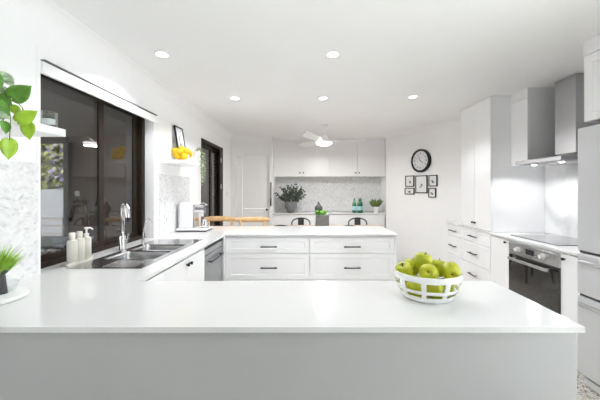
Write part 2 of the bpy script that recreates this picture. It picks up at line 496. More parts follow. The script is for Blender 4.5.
# splashbacks, fixed to the walls
struct('trim_6', MB().box(XL, XL+.01, .3, WY0-.02, .901, 1.515), M['marble_y'])
struct('trim_7', MB().box(XL, XL+.01, 2.99, 3.756, .901, 1.525), M['marble_y'])
struct('trim_8', MB().box(-.69, 1.54, 6.408, 6.42, .91, 1.64), M['marble_x'])
struct('trim_9', MB().box(2.588, XR, 2.10, 3.2815, .903, 1.9), M['marble_slab'])
# square edge trim on the near side of the window
struct('trim_10', MB().box(XL, XL+.003, WY0-.022, WY0, .901, 2.16), M['gloss_trim'])

# kitchen window
w = bpy.data.objects.new('window_1', None); COL.objects.link(w); w.location = (XL-.09, 2.28, .9); w['kind'] = 'structure'
XG = -1.62
m = MB(); 
m.box(XG-.03, XG+.045, WY0+.001, WY0+.05, .90, WZ1).box(XG-.03, XG+.045, WY1-.05, WY1-.001, .90, WZ1)
m.box(XG-.03, XG+.045, WY0+.05, WY1-.05, .90, .935).box(XG-.03, XG+.045, WY0+.05, WY1-.05, 2.066, WZ1-.001)
m.build('window_frame', M['bronze'], w, bevel=.002)
def sash(y0, y1, x):
    m = MB().box(x-.012, x+.012, y0, y0+.055, .935, 2.065).box(x-.012, x+.012, y1-.055, y1, .935, 2.065)
    m.box(x-.012, x+.012, y0+.055, y1-.055, .935, .975).box(x-.012, x+.012, y0+.055, y1-.055, 2.045, 2.065)
    s_ = m.build('sash', M['bronze'], w, bevel=.002)
    MB().box(x-.003, x+.003, y0+.055, y1-.055, .975, 2.045).build('pane', M['winglass'], s_)
sash(WY0+.05, 2.335, XG+.022); sash(2.295, WY1-.05, XG-.008)
# white lining of the recess in front of the frame
MB().box(XG+.045, XL-.002, WY0+.001, WY1-.001, WZ1-.012, WZ1-.001).build('head_lining', M['gloss_trim'], w)
# blind cassette across the head
b_ = thing('roller_blind', 'slim white roller blind cassette with grey rail above the kitchen window', 'blind', (XL+.01, 2.28, 2.03))
MB().box(XL+.0005, XL+.022, WY0+.0, WY1+.04, 2.015, 2.083).build('cassette', M['gloss_trim'], b_, bevel=.004)
MB().box(XL+.0005, XL+.028, WY0+.0, WY1+.02, 2.0885, 2.0945).build('rail', M['rail_grey'], b_, bevel=.002)

# sliding glass door in the left wall
w = bpy.data.objects.new('door_1', None); COL.objects.link(w); w.location = (XL-.1, 4.72, 0); w['kind'] = 'structure'
m = MB()
m.box(XL-.14, XL-.0, DY0+.001, DY0+.05, 0, DZ1-.001).box(XL-.14, XL-.0, DY1-.05, DY1-.001, 0, DZ1-.001)
m.box(XL-.14, XL-.0, DY0+.05, DY1-.05, 2.04, DZ1-.001).box(XL-.14, XL-.0, DY0+.05, DY1-.05, 0, .03)
m.build('door_frame', M['bronze'], w, bevel=.003)
for y0, y1, x in ((DY0+.05, 4.75, XL-.05), (4.68, DY1-.05, XL-.095)):
    m = MB().box(x-.016, x+.016, y0, y0+.06, .03, 2.04).box(x-.016, x+.016, y1-.06, y1, .03, 2.04)
    m.box(x-.016, x+.016, y0+.06, y1-.06, .03, .1).box(x-.016, x+.016, y0+.06, y1-.06, 1.98, 2.04)
    s_ = m.build('door_panel', M['bronze'], w, bevel=.002)
    MB().box(x-.003, x+.003, y0+.06, y1-.06, .1, 1.98).build('pane', M['winglass'], s_)
for z in (1.87, 1.42):
    MB().box(XL-.0015, XL+.006, DY1-.14, DY1-.11, z-.04, z+.04).build('latch', M['hinge_white'], w, bevel=.002)
MB().box(XL-.02, XL-.002, DY1-.17, DY1-.05, .03, 2.04).build('stile', M['bronze'], w)

# white door in the far wall
w = bpy.data.objects.new('door_2', None); COL.objects.link(w); w.location = (-1.07, 5.85, 0); w['kind'] = 'structure'
m = MB().box(DX0-.05, DX0, 5.785, 5.7995, 0, 2.095).box(DX0, DX1, 5.785, 5.7995, 2.045, 2.095).box(DX0, DX0+.015, 5.80, 5.94, 0, 2.045).box(DX1-.015, DX1, 5.80, 5.94, 0, 2.045).box(DX0+.015, DX1-.015, 5.80, 5.94, 2.03, 2.045)
m.build('door_frame', M['gloss_trim'], w, bevel=.003)
lf = MB()
lf.front('y-', 5.86, DX0+.12, DX1-.017, .008, 1.0, t=.038, fr=.1, rec=.008)
lf.front('y-', 5.86, DX0+.12, DX1-.017, 1.0, 2.028, t=.038, fr=0)
lf = lf.build('door_leaf', M['gloss_trim'], w)
MB().box(DX0+.016, DX0+.118, 5.845, 5.89, .005, 2.028).build('side_jamb', M['gloss_trim'], w, bevel=.003)
MB().tube([(-.80, 5.86, .98), (-.80, 5.825, .98), (-.80, 5.81, .98)], [.012, .01, .022], 14).build('door_handle', M['black'], lf)

# light switch and power points
def plate(name, label, x, y, z, face='x+'):
    o = thing(name, label, 'switch' if 'switch' in name else 'power outlet', (x, y, z))
    MB().box(x+.0005, x+.009, y-.036, y+.036, z-.058, z+.058).build('plate', M['white_plastic'], o, bevel=.002)
    MB().box(x+.009, x+.013, y-.008, y+.008, z-.012, z+.012).build('rocker', M['grey_cloth'], o, bevel=.001)
plate('light_switch', 'tall white light switch plate between the glass sliding door and the white door', XL, 5.5, 1.30)
plate('power_outlet', 'white power outlet on the marble splashback beside the coffee machine', XL+.01, 3.12, 1.06)

# ------------------------------------------------------------------ joined worktop (peninsula, sink run, second peninsula)
ZT = .90
SX0, SX1, SY0, SY1 = -1.425, -.985, 1.77, 2.81
cut = (SX0+.012, SX1-.012, SY0+.012, SY1-.012)
xs = [-1.573, XL+.001, cut[0], cut[1], -.873, .94, .948]
ys = [1.025, 1.541, WY0+.002, cut[2], cut[3], WY1-.002, 3.14, 3.86]
def wt(i, j):
    cy = (ys[j]+ys[j+1])/2
    if i == 0: return 2 <= j <= 4
    if i in (1, 2, 3):
        return not (i == 2 and j == 3)
    if i == 4: return j == 0 or j == 6
    if i == 5: return j == 0
wt_o = MB().grid(xs, ys, .88, ZT, wt).build('stone_worktop', M['stone'], None, bevel=.0015)
tag(wt_o, 'continuous white stone worktop wrapping the front peninsula, sink run and rear peninsula', 'worktop')

# front peninsula body
o = thing('kitchen_peninsula', 'white panelled peninsula base facing the camera beneath the foreground worktop', 'peninsula', (-.2, 1.28, 0))
MB().box(-1.47, .90, 1.065, 1.50, .1, .8795).build('carcass', M['cabinet'], o)
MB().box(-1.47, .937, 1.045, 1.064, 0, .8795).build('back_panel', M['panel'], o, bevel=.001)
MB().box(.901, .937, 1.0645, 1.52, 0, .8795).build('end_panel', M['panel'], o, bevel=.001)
MB().box(-.84, .90, 1.42, 1.44, 0, .0995).build('kickboard', M['cabinet'], o)
for a, b in ((-.85, -.27), (-.27, .31), (.31, .899)):
    d_ = MB().box(a+.0015, b-.0015, 1.501, 1.52, .1, .87).build('door', M['cabinet'], o, bevel=.001)
    MB().tube([(b-.04, 1.52, .8), (b-.04, 1.532, .8), (b-.04, 1.534, .8), (b-.04, 1.545, .8)], [.006, .006, .013, .013], 12).build('knob', M['black'], d_)

# sink-run cabinet
XF = -.885
o = thing('sink_cabinet', 'white base cabinet with paired knobs under the sink', 'cabinet', (-1.18, 2.05, 0))
m = MB().box(-1.47, XF-.021, 1.56, 1.578, .1, .8795).box(-1.47, XF-.021, 2.552, 2.568, .1, .8795).box(-1.47, XF-.021, 1.578, 2.552, .1, .118).box(-1.47, -1.455, 1.578, 2.552, .118, .8795)
m.build('carcass', M['cabinet'], o)
MB().box(-1.47, XF-.07, 1.56, 2.568, .0, .0995).build('kickboard', M['cabinet'], o)
for a, b, kn in ((1.525, 1.85, None), (1.85, 2.21, 2.21-.028), (2.21, 2.568, 2.21+.028)):
    d_ = MB().front('x+', XF, a, b, .1, .866, fr=0).build('door', M['cabinet'], o)
    if kn: knob(d_, 'x+', XF, kn, .822, .012)

# dishwasher
o = thing('dishwasher', 'grey steel dishwasher built in between sink cabinet and rear peninsula drawers', 'dishwasher', (-1.15, 2.84, 0))
MB().box(-1.45, XF-.03, 2.572, 3.098, .08, .872).build('body', M['rubber'], o, bevel=.002)
dd = MB().box(XF-.029, XF, 2.574, 3.096, .1, .79).build('door', M['dw_steel'], o, bevel=.003)
MB().box(XF-.029, XF, 2.574, 3.096, .796, .845).build('control_panel', M['dw_steel'], o, bevel=.003)
m = MB().box(XF+.025, XF+.037, 2.64, 3.03, .722, .736).box(XF, XF+.026, 2.66, 2.672, .722, .736).box(XF, XF+.026, 2.998, 3.01, .722, .736)
m.build('handle', M['rubber'], dd, bevel=.002)
MB().box(-1.4, XF-.06, 2.6, 3.07, 0, .0795).build('kickboard', M['rubber'], o)

# rear peninsula with drawers
o = thing('drawer_peninsula', 'white rear peninsula base with four visible shaker drawers and black bar handles', 'cabinet', (0, 3.4, 0))
YF = 3.16
MB().box(-1.40, .91, YF+.021, 3.62, .1, .8795).build('carcass', M['cabinet'], o)
MB().box(.911, .93, YF-.003, 3.64, 0, .8795).build('end_panel', M['cabinet'], o, bevel=.001)
MB().box(-.86, .91, YF+.07, YF+.09, 0, .0995).build('kickboard', M['cabinet'], o)
MB().box(-.884, -.867, 3.102, YF+.02, .1, .8795).build('corner_filler', M['cabinet'], o)
rows = ((.10, .419), (.422, .695), (.698, .868))
hz = (.30, .549, .77)
for a, b in ((-.865, .014), (.018, .909)):
    for (z0, z1), h in zip(rows, hz):
        d_ = MB().front('y-', YF, a, b, z0, z1, fr=.045, rec=.005).build('drawer', M['cabinet'], o)
        hx = -.41 if a < -.5 else .463
        bar_handle(d_, 'y-', YF, hx, h)

# ------------------------------------------------------------------ sink
o = thing('kitchen_sink', 'stainless steel double bowl sink with ridged drainers set into the left worktop', 'sink', (-1.2, 2.29, .9))
B1 = (-1.37, -1.03, 2.01, 2.275); B2 = (-1.37, -1.03, 2.31, 2.545)
xs = [SX0, B1[0], B1[1], SX1]; ys = [SY0, B1[2], B1[3], B2[2], B2[3], SY1]
MB().grid(xs, ys, .9003, .904, lambda i, j: not (i == 1 and j in (1, 3))).build('sink_deck', M['steel_sink'], o, bevel=.001)
for x0, x1, y0, y1 in (B1, B2):
    m = MB(); t = .0015
    z0, z1 = .72, .9035
    def rr(x0, x1, y0, y1, z, r, n=5):
        pts = []
        for cx, cy, a0 in ((x1-r, y1-r, 0), (x0+r, y1-r, 90), (x0+r, y0+r, 180), (x1-r, y0+r, 270)):
            for k in range(n+1):
                a = R(a0 + 90*k/n); pts.append(m.bm.verts.new((cx+r*math.cos(a), cy+r*math.sin(a), z)))
        return pts
    rings = [rr(x0, x1, y0, y1, z1, .03), rr(x0+.003, x1-.003, y0+.003, y1-.003, z1-.012, .035), rr(x0+.01, x1-.01, y0+.01, y1-.01, z0+.02, .04), rr(x0+.03, x1-.03, y0+.03, y1-.03, z0, .04)]
    for a, b in zip(rings, rings[1:]):
        for k in range(len(a)): m.bm.faces.new((a[k], a[(k+1) % len(a)], b[(k+1) % len(a)], b[k]))
    m.bm.faces.new(rings[-1])
    bw = m.build('bowl', M['steel_sink'], o, smooth='auto', solid=.0015)
    cx, cy = (x0+x1)/2, (y0+y1)/2
    MB().lathe([(0, .7215), (.02, .7215), (.028, .7225), (.036, .7235), (.04, .7215), (.04, .7205)], (cx, cy, 0), 24).build('waste', M['chrome'], bw, smooth='auto')
for y0, y1, nm in ((SY0+.03, 1.985, 'drainer'), (2.575, SY1-.03, 'drainer')):
    m = MB()
    for k in range(8):
        x = -1.235 + k*.026
        m.tube([(x, y0, .9025), (x, y0+.02, .9032), (x, y1-.02, .9032), (x, y1, .9025)], .0025, 10)
    m.build(nm, M['steel_sink'], o, smooth=True)

# ------------------------------------------------------------------ taps
bx, by = -1.452, 2.35
o = thing('kitchen_mixer_tap', 'tall chrome pull-out mixer tap standing behind the sink', 'tap', (bx, by, .9))
tx = Vector((bx, by, 0)); dr = Vector((.80, -.6, 0)).normalized()
MB().lathe([(.0, .9005), (.028, .9005), (.028, .906), (.024, .912), (.023, 1.0), (.020, 1.01), (0, 1.01)], (bx, by, 0), 24).build('body', M['chrome'], o, smooth='auto')
pts = [tx + Vector((0, 0, 1.005)), tx + Vector((0, 0, 1.18))]
rr_ = .042
for k in range(1, 10):
    a = PI - k/9*(PI*.86); pts.append(tx + dr*(rr_ + rr_*math.cos(a)) + Vector((0, 0, 1.21+rr_*math.sin(a)*1.1)))
e = pts[-1]
MB().tube(pts, .0135, 14).build('spout', M['chrome'], o, smooth=True)
sp = MB().tube([e, e+dr*.008-Vector((0, 0, .03)), e+dr*.014-Vector((0, 0, .075))], [.0155, .018, .016], 14).build('spray_head', M['chrome'], o, smooth='auto')
e2 = e+dr*.014-Vector((0, 0, .075))
MB().tube([e2, e2+Vector((.003, 0, -.028))], [.013, .011], 14).build('nozzle', M['black'], sp, smooth='auto')
MB().tube([(bx+.02, by, .965), (bx+.035, by, .967), (bx+.043, by, .985), (bx+.05, by-.005, 1.03)], [.012, .012, .007, .005], 12).build('lever', M['chrome'], o, smooth='auto')
bx, by = -1.462, 2.66
o = thing('filter_tap', 'thin chrome filtered water tap behind the far end of the sink', 'tap', (bx, by, .9))
MB().lathe([(0, .9005), (.018, .9005), (.018, .905), (.012, .91), (.011, .96), (0, .965)], (bx, by, 0), 18).build('body', M['chrome'], o, smooth='auto')
MB().tube([(bx, by, .96), (bx+.005, by, 1.0), (bx+.022, by-.005, 1.06), (bx+.04, by-.01, 1.1), (bx+.06, by-.015, 1.112), (bx+.078, by-.02, 1.10), (bx+.088, by-.022, 1.082)], .0055, 10).build('spout', M['chrome'], o, smooth=True)
MB().tube([(bx, by, .945), (bx+.03, by-.01, .95)], [.005, .004], 8).build('lever', M['black'], o)

# ------------------------------------------------------------------ soap bottles
tr = MB().lathe([(0, .9005), (.85, .9005), (1, .904), (1.02, .92), (.97, .92), (.93, .908), (0, .908)], (-1.464, 1.925, 0), 40, .036, .105)
tag(tr.build('bottle_tray', M['cream'], None, smooth='auto'), 'cream oval tray under the three soap bottles by the sink', 'tray')
lab = ['cream cylindrical soap bottle, nearest of the three on the tray', 'cream soap bottle in the middle of the oval tray', 'cream bottle with a clear pump, furthest on the oval tray']
for i, (x, y) in enumerate(((-1.464, 1.862), (-1.464, 1.922), (-1.464, 1.982))):
    o = thing('soap_bottle', lab[i], 'bottle', (x, y, .9085), 0, 'cream soap bottles on the sink tray')
    z = .9085
    MB().lathe([(0, z), (.025, z), (.027, z+.004), (.027, z+.135), (.025, z+.146), (.014, z+.151), (.013, z+.158), (0, z+.158)], (x, y, 0), 28).build('bottle_body', M['cream'], o, smooth='auto')
    if i < 2:
        MB().lathe([(0, z+.1582), (.0165, z+.1582), (.0165, z+.19), (.014, z+.193), (0, z+.193)], (x, y, 0), 20).build('cap', M['cream'], o, smooth='auto')
    else:
        m = MB().lathe([(0, z+.1582), (.015, z+.1582), (.015, z+.172), (.006, z+.175), (.006, z+.2), (.013, z+.203), (.013, z+.212), (0, z+.214)], (x, y, 0), 18)
        m.tube([(x, y, z+.205), (x+.02, y+.01, z+.208), (x+.032, y+.015, z+.196)], [.007, .005, .004], 8)
        m.build('pump', M['white_plastic'], o, smooth='auto')

# ------------------------------------------------------------------ coffee machine
o = thing('coffee_machine', 'white capsule coffee machine with chrome brew head on the left worktop', 'coffee machine', (-1.3, 3.42, .9))
MB().box(-1.470, -1.125, 3.32, 3.56, .914, .936).build('base', M['white_plastic'], o, bevel=.01)
MB().box(-1.462, -1.133, 3.328, 3.552, .9005, .9137).build('foot', M['rubber'], o)
MB().box(-1.440, -1.295, 3.35, 3.54, .9365, 1.225).build('body', M['white_plastic'], o, bevel=.012)
MB().box(-1.470, -1.442, 3.38, 3.52, .9365, 1.16).build('water_tank', M['chrome'], o, bevel=.006)
MB().box(-1.294, -1.280, 3.37, 3.52, .9365, 1.20).build('front_plate', M['chrome'], o, bevel=.003)
m = MB().tube([(-1.280, 3.445, 1.145), (-1.185, 3.445, 1.145)], [.055, .050], 24).tube([(-1.215, 3.445, 1.11), (-1.215, 3.445, 1.06)], [.022, .014], 16)
m.build('brew_head', M['chrome'], o, smooth='auto')
MB().tube([(-1.24, 3.445, 1.20), (-1.2, 3.445, 1.215), (-1.16, 3.445, 1.19)], [.008, .009, .008], 10).build('lever', M['chrome'], o, smooth=True)
MB().lathe([(0, .9363), (.05, .9363), (.052, .937), (0, .9373)], (-1.19, 3.445, 0), 24).build('drip_tray', M['chrome'], o, smooth='auto')
j = thing('milk_jug', 'small steel milk jug standing on the coffee machine drip tray', 'jug', (-1.185, 3.445, .9375))
MB().lathe([(0, .9375), (.034, .9375), (.037, .945), (.033, .985), (.028, 1.005), (.033, 1.025), (.031, 1.025), (.026, 1.005), (.031, .985), (.034, .942), (0, .942)], (-1.185, 3.445, 0), 24).build('jug_body', M['chrome'], j, smooth='auto')
MB().tube([(-1.153, 3.435, 1.01), (-1.135, 3.43, .995), (-1.135, 3.43, .965), (-1.152, 3.435, .952)], .004, 8).build('handle', M['chrome'], j, smooth=True)

# ------------------------------------------------------------------ shelves on the left wall
def shelf(y0, y1, label):
    o = MB().box(XL+.001, -1.22, y0, y1, 1.635, 1.672).build('floating_shelf', M['gloss_trim'], None, bevel=.002)
    return tag(o, label, 'shelf', 'white floating shelves')
shelf(.55, 1.512, 'white floating shelf left of the window holding the trailing pothos')
shelf(3.04, 3.50, 'white floating shelf with yellow flowers between window and sliding door')
ZS = 1.6725

# glass votive on near shelf
x, y = -1.27, 1.47
o = thing('glass_votive', 'small clear cut-glass candle holder near the end of the left shelf', 'candle holder', (x, y, ZS))
g_ = MB().lathe([(0, ZS), (.030, ZS), (.035, ZS+.008), (.035, ZS+.075), (.031, ZS+.078), (.029, ZS+.07), (.029, ZS+.018), (0, ZS+.014)], (x, y, 0), 8)
g_.build('glass_cup', M['clearglass'], o)
MB().lathe([(0, ZS+.0145), (.025, ZS+.0185), (.025, ZS+.042), (0, ZS+.044)], (x, y, 0), 24).build('candle', M['white_plastic'], o, smooth='auto')

# leaf builder -------------------------------------------------------
def leaf(m, base, tip, width, normal, fold=.25, heart=True, droop=.1):
    base = Vector(base); tip = Vector(tip); ax = tip-base; L_ = ax.length; ax.normalize()
    n = Vector(normal); n = (n - ax*n.dot(ax)).normalized(); sd = ax.cross(n)
    if heart: prof = [(-.02, .0), (-.10, .30), (-.02, .72), (.15, .96), (.35, 1.0), (.52, .90), (.68, .68), (.82, .38), (.92, .13), (1.0, .0)]
    else: prof = [(0, 0), (.1, .35), (.25, .75), (.45, 1), (.65, .85), (.82, .5), (.93, .22), (1, 0)]
    rows = []
    for t, w_ in prof:
        c = base + ax*(max(t, 0)*L_) - n*(droop*L_*t*t)
        row = []
        for q in (-1, -.5, 0, .5, 1):
            wq = w_*width/2*q
            row.append(m.bm.verts.new(c + ax*((t-max(t, 0))*L_ if q else 0) + sd*wq + n*(fold*abs(wq))))
        rows.append(row)
    for a, b in zip(rows, rows[1:]):
        for k in range(4): m.bm.faces.new((a[k], a[k+1], b[k+1], b[k]))

# pothos on near shelf
pc = (-1.36, 1.17)
o = thing('trailing_pothos', 'pothos with heart-shaped green leaves trailing off the left shelf', 'plant', (pc[0], pc[1], ZS))
MB().lathe([(0, ZS), (.05, ZS), (.065, ZS+.11), (.066, ZS+.115), (.058, ZS+.115), (.05, ZS+.02), (0, ZS+.02)], (pc[0], pc[1], 0), 28).build('pot', M['ceramic'], o, smooth='auto')
MB().lathe([(0, ZS+.095), (.056, ZS+.098), (.056, ZS+.09)], (pc[0], pc[1], 0), 20).build('soil', M['twig'], o)
NRM = (.75, -.65, .1)
def lf_(m, p, q, w, Y, nrm=NRM, fold=.22):
    a = at(*p, Y); b = at(*q, Y); leaf(m, a, b, w*Y/300, nrm, fold)
mg = MB()
lf_(mg, (12, 98), (31, 86), 17, 1.24, (.5, -.8, -.3)); lf_(mg, (-6, 96), (7, 112), 20, 1.22)
lf_(mg, (2, 117), (2, 98), 11, 1.18); lf_(mg, (4, 122), (7, 134), 10, 1.18, (.9, -.1, .1)); lf_(mg, (-6, 74), (-2, 92), 12, 1.2)
lf_(mg, (-14, 80), (-8, 100), 18, 1.2)
mg.build('green_leaves', M['leaf_green'], o, smooth=True, solid=.0006)['label'] = 'deep green heart-shaped leaves'
ml = MB()
lf_(ml, (18, 121), (37, 111), 13.5, 1.22, (.45, -.85, -.3)); lf_(ml, (28, 123), (29, 140), 12, 1.25, (.4, -.9, 0)); lf_(ml, (9, 140), (8.5, 160), 13.5, 1.19)
lf_(ml, (12, 106), (20, 116), 9, 1.24)
ml.build('young_leaves', M['leaf_lime'], o, smooth=True, solid=.0006)['label'] = 'bright lime young leaves'
mv = MB()
lf_(mv, (-2, 73), (14, 86), 14, 1.23, (.6, -.5, .6)); lf_(mv, (-4, 88), (10, 94), 12, 1.25, (.4, -.6, .7)); lf_(mv, (-5, 113), (9, 118), 9, 1.15, (.4, -.7, .6))
mv.build('variegated_leaves', M['leaf_pale'], o, smooth=True, solid=.0006)['label'] = 'pale variegated leaves'
ms = MB(); top = Vector((pc[0], pc[1], ZS+.11))
def stem_(pts, r=.0016):
    ms.tube(pts, r, 6)
stem_([top, at(-8, 78, 1.22), at(4, 90, 1.23), at(9, 105, 1.21), at(10.5, 120, 1.19), at(9.5, 140, 1.19)])
stem_([top, at(-8, 82, 1.22), at(3, 93, 1.24), at(11, 96, 1.24)]); stem_([at(8, 94, 1.235), at(14, 99, 1.23), at(23, 108, 1.22), at(18, 121, 1.22)])
stem_([at(22, 107, 1.222), at(26, 115, 1.24), at(27, 122, 1.25)]); stem_([at(3, 93, 1.24), at(11, 101, 1.24), at(12, 106, 1.24)])
stem_([top, at(-6, 74, 1.22), at(-2, 73, 1.23)]); stem_([top, at(-8, 88, 1.22), at(-6, 96, 1.22)]); stem_([top, at(-12, 100, 1.22), at(2, 117, 1.18)]); stem_([at(-7, 90, 1.22), at(-4, 88, 1.25)])
stem_([top, at(-14, 80, 1.2)]); stem_([top, at(-10, 105, 1.22), at(-5, 113, 1.15)]); stem_([at(2, 117, 1.18), at(4, 122, 1.18)])
ms.build('stems', M['stem'], o, smooth=True)

# things on the far shelf
fy = 3.22
o = thing('yellow_flower_pot', 'round yellow billy-button flowers in a short white pot on the far shelf', 'flowers', (-1.30, 3.14, ZS))
MB().lathe([(0, ZS), (.045, ZS), (.055, ZS+.075), (.05, ZS+.075), (.042, ZS+.01), (0, ZS+.01)], (-1.30, 3.14, 0), 24).build('pot', M['ceramic'], o, smooth='auto')
stems = MB()
for (px, py, Y) in ((175.5, 151, 3.10), (182, 149.5, 3.12), (187, 151.5, 3.12), (178, 156, 3.07), (184, 156.5, 3.08), (180, 152.5, 3.06), (186, 154.5, 3.16), (189.0, 154.0, 3.18), (176, 154.5, 3.15)):
    c = at(px, py, Y); MB().ball(c, .036, 14).build('flower_head', M['yellow'], o, smooth=True)
    stems.tube([(-1.30, 3.14, ZS+.03), c], .002, 6)
stems.build('stems', M['stem'], o)
# leaning photo frame
o = thing('leaning_picture_frame', 'thin black picture frame leaning on the wall behind yellow flowers', 'picture frame', (-1.40, 3.22, ZS))
def tilt(m, ang, ox, oz):
    rot = Matrix.Translation((ox, 0, oz)) @ Matrix.Rotation(ang, 4, 'Y') @ Matrix.Translation((-ox, 0, -oz)); m.bm.transform(rot); return m
y0, y1, x0, h = 3.285, 3.495, -1.395, .41
tl = lambda m: tilt(m, R(-9), x0, ZS)
tl(MB().box(x0-.016, x0, y0, y0+.016, ZS+.002, ZS+h).box(x0-.016, x0, y1-.016, y1, ZS+.002, ZS+h).box(x0-.016, x0, y0+.016, y1-.016, ZS+.002, ZS+.018).box(x0-.016, x0, y0+.016, y1-.016, ZS+h-.016, ZS+h)).build('frame', M['black'], o)
pr_ = tl(MB().box(x0-.012, x0-.006, y0+.016, y1-.016, ZS+.018, ZS+h-.016)).build('print', M['paper'], o)
tl(MB().box(x0-.0058, x0-.0045, 3.36, 3.375, ZS+.12, ZS+.30).box(x0-.0058, x0-.0045, 3.385, 3.41, ZS+.16, ZS+.22)).build('drawing', M['ink'], pr_)
# white pot with string plant
o = thing('hanging_string_plant', 'thin trailing green plant in a square white pot at the shelf end', 'plant', (-1.30, 3.40, ZS))
m = MB().box(-1.355, -1.245, 3.345, 3.455, ZS, ZS+.13); m.build('pot', M['ceramic'], o, bevel=.006)
ms = MB(); ml = MB()
for k in range(9):
    sx = -1.28 + random.uniform(-.02, .03); sy = 3.41 + random.uniform(-.04, .04)
    L_ = random.uniform(.12, .36)
    ex = -1.198 + random.uniform(-.006, .015); ey = sy + random.uniform(-.08, .06)
    pts = [Vector((sx, sy, ZS+.13)), Vector(((sx+ex)/2, sy, ZS+.17)), Vector((ex, ey, ZS+.11))]
    q = 8
    for i in range(1, q+1): pts.append(Vector((ex+random.uniform(-.006, .006), ey+random.uniform(-.006, .006), ZS+.11-L_*i/q)))
    ms.tube(pts, .0016, 5)
    for i in range(2, len(pts)):
        for t in range(1):
            b0 = pts[i]; dd_ = Vector((random.uniform(-.5, 1), random.uniform(-1, 1), random.uniform(-1, .2))).normalized()
            leaf(ml, b0, b0+dd_*.022, .010, (1, -.5, .2), .2, False)
ms.build('stems', M['stem'], o); ml.build('foliage', M['leaf_pale'], o, solid=.0006)['label'] = 'small light green leaves'

# ------------------------------------------------------------------ grass pot on round board
bc = (-1.352, 1.275)
z = .9005
tag(MB().lathe([(0, z), (.119, z), (.125, z+.004), (.125, z+.014), (.121, z+.018), (0, z+.018)], (*bc, 0), 48).build('round_board', M['ceramic'], None, smooth='auto'), 'round white serving board at the left end of the foreground worktop', 'board')
z = .919
o = thing('grass_plant', 'spiky bright green grass in a clear glass bowl on the round white board', 'plant', (*bc, z))
MB().lathe([(0, z), (.06, z), (.082, z+.012), (.094, z+.045), (.091, z+.045), (.079, z+.015), (.055, z+.004), (0, z+.004)], (*bc, 0), 40).build('glass_bowl', M['clearglass'], o, smooth='auto')
MB().lathe([(0, z+.0045), (.040, z+.0045), (.046, z+.075), (.042, z+.075), (.04, z+.06), (0, z+.06)], (*bc, 0), 28).build('inner_pot', M['ceramic'], o, smooth='auto')
m = MB()
for k in range(420):
    a = random.uniform(0, 2*PI); sp_ = random.uniform(.0, 1)**.7
    b0 = Vector((bc[0]+.03*sp_*math.cos(a), bc[1]+.03*sp_*math.sin(a), z+.065)); Lg = random.uniform(.09, .17)
    d_ = Vector((math.cos(a)*sp_*.62, math.sin(a)*sp_*.62, random.uniform(.55, 1.0))).normalized()
    mid = b0 + d_*Lg*.6; tip = b0 + d_*Lg - Vector((0, 0, .02*sp_))
    sd = d_.cross(Vector((random.uniform(-1, 1), random.uniform(-1, 1), .3))).normalized()*.0019
    v = [m.bm.verts.new(p) for p in (b0-sd, b0+sd, mid+sd, mid-sd, tip)]
    m.bm.faces.new((v[0], v[1], v[2], v[3])); m.bm.faces.new((v[3], v[2], v[4]))
m.build('grass_blades', M['grass'], o)
m = MB(); rc = at(2.5, 283, 1.20)
m.tube([rc+Vector((-.002, 0, .045)), rc+Vector((0, 0, .03)), rc+Vector((.0, 0, -.012)), rc+Vector((0, 0, -.042))], [.003, .009, .013, .016], 10)
m.tube([rc+Vector((0, 0, .034)), rc+Vector((.014, .0, .048))], [.004, .008], 8)
rb = m.build('ribbon_tassel', M['stone_dark'], o, smooth=True)
MB().tube([Vector((bc[0]+.0475*math.cos(2*PI*k/24), bc[1]+.0475*math.sin(2*PI*k/24), z+.069)) for k in range(25)] + [rc+Vector((-.002, 0, .045))], .002, 6).build('cord', M['stone_dark'], rb)

# ------------------------------------------------------------------ fruit bowl and apples
bc = Vector((.526, 1.33, .9005))
o = thing('fruit_bowl', 'white openwork ceramic fruit bowl full of green apples on the foreground worktop', 'bowl', bc)
def brad(h): return .104 + .039*math.sin(min(1, h/.114)*PI/2)
m = MB()
N = 96; nseg = 9
hs = [(.004, .024), (.040, .053), (.089, .114)]
def hoop(h0, h1, t=.006):
    cs = [(brad(h0), h0), (brad((h0+h1)/2)+.0015, (h0+h1)/2), (brad(h1), h1), (brad(h1)-t, h1), (brad((h0+h1)/2)-t, (h0+h1)/2), (brad(h0)-t, h0)]
    rings = [[m.bm.verts.new((bc.x+r*math.cos(2*PI*k/N), bc.y+r*math.sin(2*PI*k/N), bc.z+h)) for k in range(N)] for r, h in cs]
    for a, b in zip(rings, rings[1:]+rings[:1]):
        for k in range(N): m.bm.faces.new((a[k], a[(k+1) % N], b[(k+1) % N], b[k]))
for a, b in hs: hoop(a, b)
for k in range(nseg):
    a = R(-76) + 2*PI*k/nseg
    for q in range(6):
        h0 = .012 + q*.0150; h1 = h0+.0155
        vs = []
        for h in (h0, h1):
            for dr_ in (-.0055, .0008):
                for da in (-.075, .075):
                    r = brad(h)+dr_; vs.append(m.bm.verts.new((bc.x+r*math.cos(a+da), bc.y+r*math.sin(a+da), bc.z+h)))
        for f in ((0, 1, 3, 2), (4, 6, 7, 5), (0, 4, 5, 1), (2, 3, 7, 6), (0, 2, 6, 4), (1, 5, 7, 3)): m.bm.faces.new([vs[i] for i in f])
m.build('bowl_wall', M['ceramic'], o, smooth='auto')
MB().lathe([(0, bc.z), (.094, bc.z), (.102, bc.z+.003), (.106, bc.z+.008), (.101, bc.z+.010), (.094, bc.z+.007), (0, bc.z+.006)], (bc.x, bc.y, 0), 64).build('bowl_base', M['ceramic'], o, smooth='auto')
